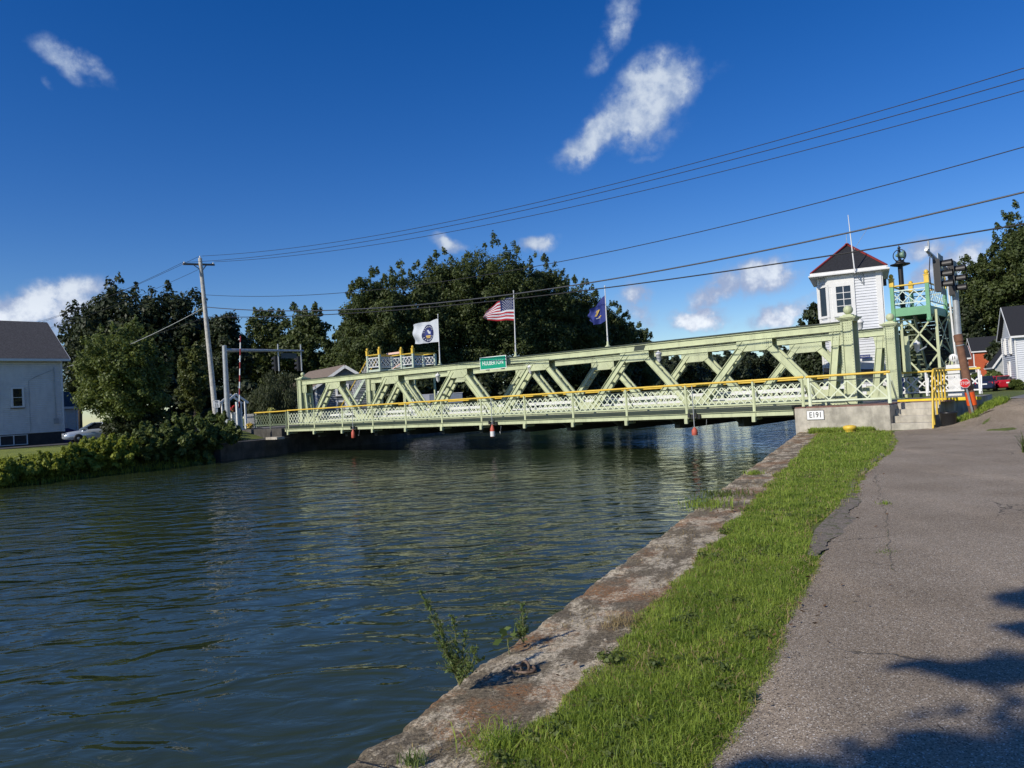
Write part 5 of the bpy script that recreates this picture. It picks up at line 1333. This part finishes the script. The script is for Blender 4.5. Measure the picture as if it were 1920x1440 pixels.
part('front_panel', whitep, trl, lambda b: b.prism([tr0 + ax_t * x + Z * (z - .4) - bx_t * 1.12 for x, z in ((-2.63, .6), (-1.0, .6), (-1.0, 2.74), (-1.92, 2.78), (-2.53, 1.9))], bx_t * 2.24))
part('roof_unit', whitep, trl, lambda b: (b.box(tr0 + ax_t * .6 + Z * 2.47, (1.0, .9, .28), (ax_t, bx_t, Z)), b.box(tr0 + Z * 2.35, (4.2, 2.25, .06), (ax_t, bx_t, Z))))
part('wheel', blackm, trl, lambda b: [b.lathe(tr0 + ax_t * q - bx_t * 1.15 - Z * .05, [(.12, 0), (.34, .02), (.34, .2), (.12, .22)], 16, (ax_t, Z, bx_t)) for q in (-.4, .45)])

# ------------------------------------------------------------------ yard things at the far end
a_ = atd(432, 800, 54); a_[2] = .75
arb = thing('garden_arbour', 'white gabled garden arbour behind the crossing gate', 'arbour', a_)
def f(b):
    for q in (-.55, .75):
        for w_ in (0, .8): b.box(a_ + Wd * q - D * w_ + Z * 1.0, (.1, .1, 2.0), BAX)
    for w_ in (0, .8):
        b.beam(a_ + Wd * -.8 - D * w_ + Z * 1.9, a_ + Wd * .1 - D * w_ + Z * 2.55, .14, .07); b.beam(a_ + Wd * .1 - D * w_ + Z * 2.55, a_ + Wd * 1.0 - D * w_ + Z * 1.9, .14, .07)
part('frame', whitep, arb, f)
part('vine', leafD, arb, lambda b: b.box(a_ + Z * .3, (.01, .01, .01)))
def fence(label, p, q, h, n):
    r = thing('picket_fence', label, 'fence', (np.asarray(p) + np.asarray(q)) / 2)
    p = np.asarray(p, float); q = np.asarray(q, float)
    part('rail', whitep, r, lambda b: [b.beam(p + Z * h * k, q + Z * h * k, .08, .04, Z) for k in (.3, .8)])
    def f(b):
        for k in range(n):
            c = p + (q - p) * (k + .5) / n; w_ = np.linalg.norm(q - p) / n * .75; d = unit(q - p); nn = np.cross(Z, d)
            b.prism([c - d * w_ / 2 - nn * .03, c + d * w_ / 2 - nn * .03, c + d * w_ / 2 + Z * h * .92 - nn * .03, c + Z * h - nn * .03, c - d * w_ / 2 + Z * h * .92 - nn * .03], nn * .022)
    part('picket', whitep, r, f)
f0, f1 = atd(458, 800, 56), atd(482, 800, 57.5); f0[2] = f1[2] = .72
fence('white picket fence between the crossing gate and the bridge railing', f0, f1, 1.15, 12)
f0, f1 = atd(484, 800, 57.7), atd(552, 800, 60); f0[2] = f1[2] = .72
fence('long white picket fence behind the lattice railing at the far end', f0, f1, 1.05, 30)
def posy(name, label, c, r_, fm, seed, pot=False):
    rng = np.random.default_rng(seed); o = thing(name, label, 'flowers', c)
    leaves('leaf', [c], [r_], 160, .06, leafD, rng, o); leaves('bloom', [np.asarray(c) + Z * .03], [r_ * 1.05], 220, .05, fm, rng, o)
    if pot: part('basket', bark, o, lambda b: b.lathe(np.asarray(c) - Z * r_ * 1.1, [(r_ * .4, 0), (r_ * .8, r_ * .7)], 12))
posy('hanging_flowers', 'basket of red flowers on the crossing gate cabinet', g0 + Z * 1.38 + D * .15, .26, signred, 3, True)
yf = atd(468, 797, 52); posy('flowers', 'small clump of yellow flowers in front of the picket fence', (yf[0], yf[1], 1.0), .22, yellow, 4)
lg = mat('lime_petal', (.5, .5, .15), .7)
yf = atd(433, 803, 48); posy('flowers', 'pale yellow flowers at the foot of the crossing gate', (yf[0], yf[1], .75), .35, lg, 5)
fl_ = atd(508, 771, 51.2); posy('flowers', 'flower box of pale yellow blooms on the far yellow handrail', fl_, .22, lg, 6)
sp_ = atd(406, 757.5, 46.0)
board('speed_sign', 'white speed limit 35 sign beside the utility pole', 'speed sign', sp_, unit(np.array([.97, .25, 0])), Z, .40, .46, signwhite, signblack, [('SPEED', .085, 0, .15, .9), ('LIMIT', .085, 0, .065, .9), ('35', .24, 0, -.10, 1.0)], signblack, border=.014, posts=lambda b: b.beam(sp_ - Z * .25 + np.array([0, .04, 0]), sp_ - Z * 2.4 + np.array([0, .04, 0]), .05, .03), mpost=galv)
bb2 = atd(126, 806, 61); 
tp_ = thing('blue_tarp', 'dark blue covered stack beside the silver sedan', 'tarp', (bb2[0], bb2[1], .4))
part('cover', mat('blue_tarp', (.012, .014, .10), .5, .2), tp_, lambda b: b.prism([np.array([bb2[0], bb2[1], .4]) + Wd * q for q in (-.6, .9)] + [np.array([bb2[0], bb2[1], .4]) + Wd * q + Z * h for q, h in ((.8, .9), (.1, 1.2), (-.5, .95))], D * 1.2), .05)

# ------------------------------------------------------------------ trees
def ptree(px, top, hw, Y, label, m_, seed, name='tree', cat='tree', zb=None, low=.10, **k):
    tp = atd(px, top, Y); x, y = tp[0], tp[1]
    z0 = float(height(x, y)) if zb is None else zb
    return tree(name, label, cat, (x, y, z0), tp[2] - z0, hw * Y / FPX, m_, seed, low=low, **k)
LG = 'trees on the far bank'
ptree(225, 522, 112, 92, 'very dark broad tree rising behind the white house and the round tree', leafB, 11, count=29899, n=104, size=0.24, group=LG, lump=.15, shoots=45)
ptree(335, 538, 100, 95, 'very dark broad tree behind the utility pole, right of the tallest dark one', leafB, 12, count=27599, n=91, size=0.24, group=LG, lump=.15, shoots=45)
ptree(418, 546, 46, 88, 'dark narrow pointed tree just right of the utility pole', leafB, 13, count=16099, n=65, size=0.20, group=LG, lump=.06, pointy=.45, shoots=0)
ptree(140, 612, 30, 105, 'small dark tree in the gap above the white house roof end', leafB, 14, count=6899, n=39, size=0.22, group=LG, shoots=20)
ptree(356, 636, 24, 66, 'small olive conifer in front of the dark trees left of the utility pole', leafC, 15, count=11500, n=65, size=0.12, group=LG, pointy=.75, csize=(.16, .26), shoots=30, name='conifer')
ptree(500, 575, 55, 98, 'dark leafy tree directly behind the level signal arm', leafA, 16, count=18400, n=78, size=0.20, group=LG, lump=.15, shoots=40)
ptree(572, 567, 58, 95, 'grey green leafy tree above the far signal heads', leafA, 17, count=20700, n=78, size=0.20, group=LG, lump=.15, shoots=40)
ptree(645, 604, 42, 90, 'bushy tree filling the gap left of the great maple mass', leafA, 18, count=16099, n=65, size=0.20, group=LG, shoots=40)
ptree(228, 597, 92, 56, 'round leafy tree with olive top beside the white house', leafD, 19, count=60000, n=190, skirt=.75, size=.10, group=LG, low=.05, lump=.16, csize=(.16, .28), shoots=60, name='round_tree')
ptree(515, 692, 54, 58, 'weeping tree with drooping branches behind the far railing', leafW, 20, count=25299, n=58, size=0.09, group=LG, low=.05, droop=2.2, lump=.35, name='weeping_tree', asp=.3)
ptree(672, 552, 46, 86, 'bushy tree closing the gap at the foot of the left maple', leafA, 29, count=26000, n=110, size=.15, group=LG, lump=.08, low=.02, skirt=.5, shoots=40)
MG = 'great maples beyond the bridge'
for k, (px, top, hw, Y, lab) in enumerate(((705, 500, 72, 84, 'maple forming the left shoulder of the great tree mass'), (770, 482, 80, 88, 'maple left of the tallest, above the white flag'), (842, 456, 78, 90, 'broad maple just left of the tallest crown'), (922, 430, 82, 92, 'tallest maple, crowning the great tree mass above the striped flag'),
        (1000, 468, 72, 96, 'maple just right of the tallest crown'), (1068, 512, 66, 102, 'maple on the falling right side of the mass, left of the blue flag'), (1130, 560, 58, 108, 'maple behind the blue flag'), (1185, 600, 44, 114, 'lowest maple at the right end of the great mass'))):
    ptree(px, top, hw * 1.12, Y, lab, leafA, 30 + k, count=72000, n=190, size=.145, skirt=.5, group=MG, low=.03, lump=.05, csize=(.14, .25), shoots=90, name='maple_tree', asp=.5)
UG = 'understorey bushes on the far bank'
for k, (px, top, hw, Y, lab) in enumerate(((330, 700, 50, 70, 'dark bush left of the utility pole foot'), (395, 705, 40, 72, 'dark bush behind the utility pole foot'), (460, 712, 45, 74, 'dark bush behind the crossing gate'), (565, 730, 40, 80, 'dark bush beside the grey house'),
        (700, 690, 60, 80, 'dark bush under the maples behind the far stair tower'), (800, 690, 70, 84, 'dark bush under the maples behind the camper trailer'), (900, 690, 70, 88, 'dark bush under the maples below the name sign'), (1000, 690, 70, 94, 'dark bush under the maples right of the name sign'),
        (1080, 690, 60, 102, 'dark bush under the maples left of the dark shadow plate'), (1150, 680, 60, 112, 'dark bush under the right end of the maples'), (1215, 668, 50, 140, 'dark bush where the maples meet the far tree line'))):
    ptree(px, top, hw, Y, lab, leafB, 60 + k, name='bush', cat='bush', count=9000, n=40, size=.24, group=UG, low=0, trunk=False)
FG = 'far tree line across the canal bend'
far_list = [(1235, 662, 34, 150), (1270, 668, 32, 168), (1305, 664, 34, 185), (1340, 660, 36, 210), (1375, 656, 36, 250), (1405, 655, 34, 262), (1440, 645, 38, 265), (1478, 640, 36, 268), (1515, 648, 34, 270), (1550, 652, 34, 272), (1590, 650, 34, 272), (1290, 690, 40, 172), (1360, 690, 40, 235), (1425, 690, 40, 258), (1495, 690, 40, 260), (1570, 690, 40, 262), (1630, 660, 36, 275), (1665, 655, 40, 275)]
for k, (px, top, hw, Y) in enumerate(far_list):
    ptree(px, top, hw, Y, 'tree in the distant dark tree line seen under the truss top chords', leafF, 90 + k, count=6000, n=34, size=.5, group=FG, low=.0, shoots=14, trunk=False)
ptree(246, 766, 60, 57, 'dark spreading bush under the round tree in front of the silver sedan', leafB, 81, name='bush', cat='bush', count=16000, n=60, size=.11, low=0, trunk=False, skirt=.7)
RG = 'trees on the near bank behind the tower and houses'
ptree(1527, 574, 36, 72, 'dark tree peeping out behind the left side of the white tower', leafB, 121, count=13799, n=65, size=0.17, group=RG, low=.02, shoots=60)
ptree(1716, 600, 52, 95, 'dark tree behind the stair tower', leafB, 122, count=13799, n=90, size=0.24, group=RG, low=.02, lump=.08, skirt=.6)
ptree(1800, 560, 34, 120, 'dark tree just right of the signal mast', leafB, 123, count=16099, n=65, size=0.24, group=RG, low=.02, shoots=40)
ptree(1852, 462, 66, 122, 'tall maple between the signal mast and the right edge', leafA, 124, count=45000, n=150, size=0.21, group=RG, low=.10, shoots=120, csize=(.15, .27), name='maple_tree')
ptree(1935, 378, 84, 118, 'tallest maple at the right edge of the photo', leafA, 125, count=55000, n=160, size=0.21, group=RG, low=.15, shoots=120, csize=(.15, .27), name='maple_tree')
ptree(1830, 600, 50, 125, 'dark tree behind the brick house', leafB, 126, count=13799, n=58, size=0.25, group=RG, low=.12)
ptree(1868, 622, 24, 106, 'dark narrow tree covering the right part of the brick house', leafB, 128, count=9000, n=50, size=.22, group=RG, low=.02, skirt=.6)
ptree(1905, 620, 60, 130, 'dark tree filling behind the black house roof', leafB, 127, count=13799, n=58, size=0.27, group=RG, low=.02)
for k, (px, top, hw, Y, lab) in enumerate(((1830, 700, 22, 86, 'low green shrub left of the dark blue car'), (1862, 692, 20, 96, 'low shrub between the cars and the brick house'), (1906, 712, 12, 72, 'small shrub at the corner of the white house on the right'))):
    ptree(px, top, hw, Y, lab, leafD, 130 + k, name='shrub', cat='shrub', count=2500, n=20, size=.2, low=0, trunk=False)

# ------------------------------------------------------------------ shrubs along the far bank
SG = 'shrubs along the far bank'
for k, (px, top, hw, Y, cnt, sz, m_, lab) in enumerate((
        (366, 784, 64, 42.3, 16000, .12, leafD, 'largest dark leafy shrub overhanging the water by the retaining wall'),
        (312, 796, 46, 40.4, 9000, .12, leafD, 'leafy shrub left of the largest one'),
        (262, 808, 42, 39.0, 7500, .10, leafD, 'bank shrub below the silver sedan'),
        (205, 822, 38, 37.0, 7500, .10, leafE, 'bright low bank shrub left of the sedan shrub'),
        (153, 826, 28, 35.9, 6500, .085, leafE, 'bright tall weedy clump on the lawn edge'),
        (104, 852, 34, 34.7, 7500, .09, leafE, 'bright low shrub on the bank beneath the lawn'),
        (52, 864, 36, 33.7, 8000, .09, leafE, 'bright low shrub nearly at the left edge'),
        (0, 866, 36, 32.3, 8000, .09, leafE, 'low shrub at the left edge of the photo'),
        (425, 796, 22, 46.0, 3000, .11, leafD, 'small shrub under the signal mast'))):
    ptree(px, top, hw, Y, lab, m_, 140 + k, name='bank_shrub', cat='shrub', count=int(cnt * 1.7), n=90, size=sz * .8, skirt=.6, group=SG, low=0, trunk=False, zb=WATER - .05, ry=1.25, lump=.45, csize=(.10, .22), shoots=40, squash=.75)
rng = np.random.default_rng(5)
vs = []
n = 14000; q = rng.random(n); tt_ = 14 + 18.5 * rng.random(n); s_ = -30.7 - 4.0 * rng.random(n) ** .8
p = W0 + CD * tt_[:, None] + SD * s_[:, None]; p[:, 2] = np.maximum(height(p[:, 0], p[:, 1]), WATER)
go2 = blades('bank_grass', p, rng.uniform(.10, .34, n), rng.uniform(.02, .05, n), leafE, rng, .9); go2['kind'] = 'stuff'; go2['label'] = 'long weedy grass on the far bank slope'
for k, (x, y, sz, lab) in enumerate(((212, 884, .30, 'pale boulder at the waterline below the bank shrubs'), (128, 896, .2, 'small pale stone at the waterline, leftmost'), (165, 891, .18, 'small stone at the waterline left of the pale boulder'), (268, 877, .16, 'small dark stone at the waterline right of the pale boulder'))):
    c = atz(x, y, WATER); b = MB(); b.smooth = True; b.ball((0, 0, 0), sz, 10, 7, .6)
    b.v = [tuple(np.array(q) * (1 + .25 * NZ.noise((q[0] * 5 + k, q[1] * 5, q[2] * 5))) + c + Z * sz * .1) for q in b.v]
    tag(b.build('rock', concrete if k < 2 else stonegrey), lab, 'rock', 'stones along the far waterline')

# ------------------------------------------------------------------ weeds on the near wall
def weed(label, base, tips, seed, leaf=.016, per=46, m_=None):
    rng = np.random.default_rng(seed); base = np.asarray(base, float); r = thing('weed', label, 'weed', base)
    b = MB(); C_ = []; 
    for tp in tips:
        tp = np.asarray(tp, float); mid = (base + tp) / 2 + rng.normal(0, .03, 3) + Z * .03
        pts = [base * (1 - q) ** 2 + mid * 2 * q * (1 - q) + tp * q * q for q in np.linspace(0, 1, 9)]
        b.tube(pts, list(np.linspace(.0045, .0012, 9)), 5)
        L = np.linalg.norm(tp - base)
        for k in range(int(per * L / .5)):
            q = rng.uniform(.12, 1) ; c0 = base * (1 - q) ** 2 + mid * 2 * q * (1 - q) + tp * q * q
            side = rng.normal(size=3); side[2] = abs(side[2]) * .8 + .2; side = unit(side)
            ln = .075 * (1.15 - q) * rng.uniform(.4, 1.2) + .01
            b.tube([c0, c0 + side * ln * .6, c0 + side * ln + Z * .01], [.0015, .001, .0007], 4)
            for e in np.linspace(.2, 1, 5): C_.append(c0 + side * ln * e)
    b.build('stem', mat('weed_stem', (.16, .17, .06), .7, .2), r)
    C_ = np.array(C_); leaves('leaf', C_, np.full(len(C_), .006), len(C_) * 2, leaf, m_ or weedm, rng, r, asp=.32)
def near(x, y, d): return atd(x, y, d)
weed('tall feathery weed leaning out over the water from the wall edge', near(862, 1284, 4.36), [near(786, 1108, 4.42), near(822, 1160, 4.4), near(846, 1152, 4.35), near(872, 1182, 4.4), near(890, 1214, 4.3), near(906, 1236, 4.4), near(812, 1190, 4.3), near(838, 1225, 4.45), near(880, 1245, 4.3)], 1, .0085, 60)
weed('thin upright feathery weed rising behind the wall edge', near(982, 1205, 5.1), [near(978, 1132, 5.1), near(985, 1160, 5.1), near(972, 1172, 5.12), near(990, 1180, 5.1)], 2, .009, 70)
rw = thing('weed', 'low broad leaved weed on the wall edge between the two feathery weeds', 'weed', near(952, 1215, 5.0))
b = MB(); rng = np.random.default_rng(9)
for k in range(15):
    c = near(952, 1214, 5.0) + np.array([rng.normal(0, .05), rng.normal(0, .05), rng.uniform(.0, .12)]); d = unit(rng.normal(size=3) + Z * .7); n_ = unit(np.cross(d, rng.normal(size=3))); L = rng.uniform(.05, .09)
    b.add([c, c + d * L * .4 + n_ * L * .26, c + d * L, c + d * L * .4 - n_ * L * .26], [(0, 1, 2, 3)])
b.build('leaf', weedm, rw)
part('stem', mat('weed_stem', (.16, .17, .06), .7, .2), rw, lambda b: b.tube([near(955, 1222, 5.0) - Z * .02, near(952, 1212, 5.0) + Z * .05], .004, 5))
def tuft(label, x, y, n, h, rad, seed, m_=grassm, wd=.008, lean=.6, name='grass_tuft', cat='grass tuft'):
    rng = np.random.default_rng(seed); c = atz(x, y, 0.0); p = c + np.concatenate([rng.normal(0, rad, (n, 2)), np.zeros((n, 1))], 1)
    o = blades(name, p, rng.uniform(.4, 1.2, n) * h, np.full(n, wd), m_, rng, lean); tag(o, label, cat)
tuft('green grass tuft hanging off the wall edge half way along', 1330, 950, 260, .17, .20, 21, wd=.009, lean=1.0)
tuft('grass tuft on the wall just before the bridge', 1415, 889, 150, .10, .09, 22, wd=.012, lean=1.0)
tuft('dry grey grass tuft lying in the wall beyond the mooring ring', 1165, 1172, 160, .10, .07, 23, drym, .004, 1.4)
tuft('yellow green tuft at the very bottom of the wall', 778, 1432, 120, .07, .03, 24, weedm, .005, .7)
tuft('dark green tuft on the wall edge by the bridge', 1352, 930, 200, .12, .2, 25, leafD, .014, .8)
tuft('grass blades reaching over the wall at the bottom of the strip', 930, 1400, 260, .11, .07, 26, grassm, .0055, 1.2)
tuft('grass sprouting in the crack of the path, upper of two', 1660, 948, 90, .07, .045, 27, grassm, .008, .8)
tuft('grass sprouting in the crack of the path, lower of two', 1663, 1040, 60, .05, .05, 28, weedm, .007, .8)
tuft('leafy weeds at the foot of the abutment beside the steps', 1660, 800, 500, .34, .42, 29, leafD, .03, .6, 'weeds', 'weeds')
tuft('weed at the right edge of the path', 1925, 850, 60, .5, .05, 30, leafD, .02, .6, 'weeds', 'weeds')
rng = np.random.default_rng(44); cl_ = []
for k in range(70):
    a = 2 + 14 * rng.random() ** 1.4; q = T(a, rng.uniform(.62, float(np.interp(a, pe[:, 0], pe[:, 1])) - .02), .035); cl_ += [q + np.array([rng.normal(0, .06), rng.normal(0, .06), 0]) for _ in range(4)]
cv = leaves('clover', cl_, np.full(len(cl_), .045), 6500, .011, leafD, rng, squash=.5, asp=.8); cv['kind'] = 'stuff'; cv['label'] = 'clover and small broad leaved weeds in the grass strip'
# dead branches dumped on the bank near the stub
br = atd(1870, 742, 30); br[2] = float(height(br[0], br[1]))
rng = np.random.default_rng(12); b = MB()
for k in range(26):
    d = unit(np.array([rng.normal(), rng.normal(), abs(rng.normal()) * .35])); c = br + np.array([rng.normal(0, .55), rng.normal(0, .3), .05]); b.tube([c, c + d * rng.uniform(.3, .9)], [.018, .006], 5)
tag(b.build('brush_pile', stonegrey), 'grey pile of dead brush on the grass bank right of the stub', 'brush pile')

# ------------------------------------------------------------------ tree behind the viewpoint that shades the path
sh = thing('shade_tree', 'big tree behind the viewpoint shading the lower right of the path', 'tree', (-1.8, -7.5, 0))
tanE = math.tan(SUN_EL); cs, rs_ = [], []
def shade(x, y, h, r):
    g = atz(x, y, 0.02); c = g + np.array([SUN_H[0], SUN_H[1], 0]) * h / tanE + Z * h; cs.append(c); rs_.append(r)
for (x, y, r) in ((1690, 1248, .045), (1735, 1246, .065), (1780, 1255, .075), (1830, 1262, .10), (1880, 1250, .13), (1930, 1255, .12), (1865, 1278, .05), (1905, 1125, .09), (1935, 1120, .14), (1895, 1178, .05), (1940, 1180, .10), (1995, 1180, .10),
                  (1690, 1412, .07), (1740, 1425, .08), (1800, 1440, .10), (1660, 1440, .07), (1860, 1450, .11), (1925, 1425, .09), (1990, 1450, .16), (1720, 1460, .12), (1790, 1460, .2), (1880, 1480, .25), (1455, 1440, .06), (1400, 1432, .05), (1520, 1450, .07), (1600, 1478, .14), (1340, 1470, .08), (2010, 1262, .14), (2100, 1150, .3), (1700, 1540, .35), (2000, 1520, .5)): shade(x, y, 6.0, r * 1.12)
rng = np.random.default_rng(77)
for k in range(30): cs.append(np.array([1.5 + rng.normal(0, 2.2), -7 + rng.normal(0, 1.8), 6.5 + rng.normal(0, 1.5)])); rs_.append(rng.uniform(.7, 1.3))
nb = len(cs) - 30
leaves('foliage', cs[:nb], rs_[:nb], 16000, .05, leafA, rng, sh, out=.5)
leaves('crown', cs[nb:], rs_[nb:], 12000, .10, leafA, rng, sh, out=.55)
def f(b):
    b.tube([np.array([-1.8, -7.5, -.2]), np.array([-1.7, -7.4, 2]), np.array([-1.3, -7.2, 5]), np.array([0, -7, 8])], [.4, .32, .25, .1], 12)
    for k in (2, 4, 8, 11, 16, 17, 20): b.tube([np.array([-1.5, -7.3, 3.2]), (np.array([-1.5, -7.3, 3.2]) + cs[k]) / 2 + Z * .5, cs[k]], [.12, .06, .02], 7)
part('trunk', bark, sh, f)
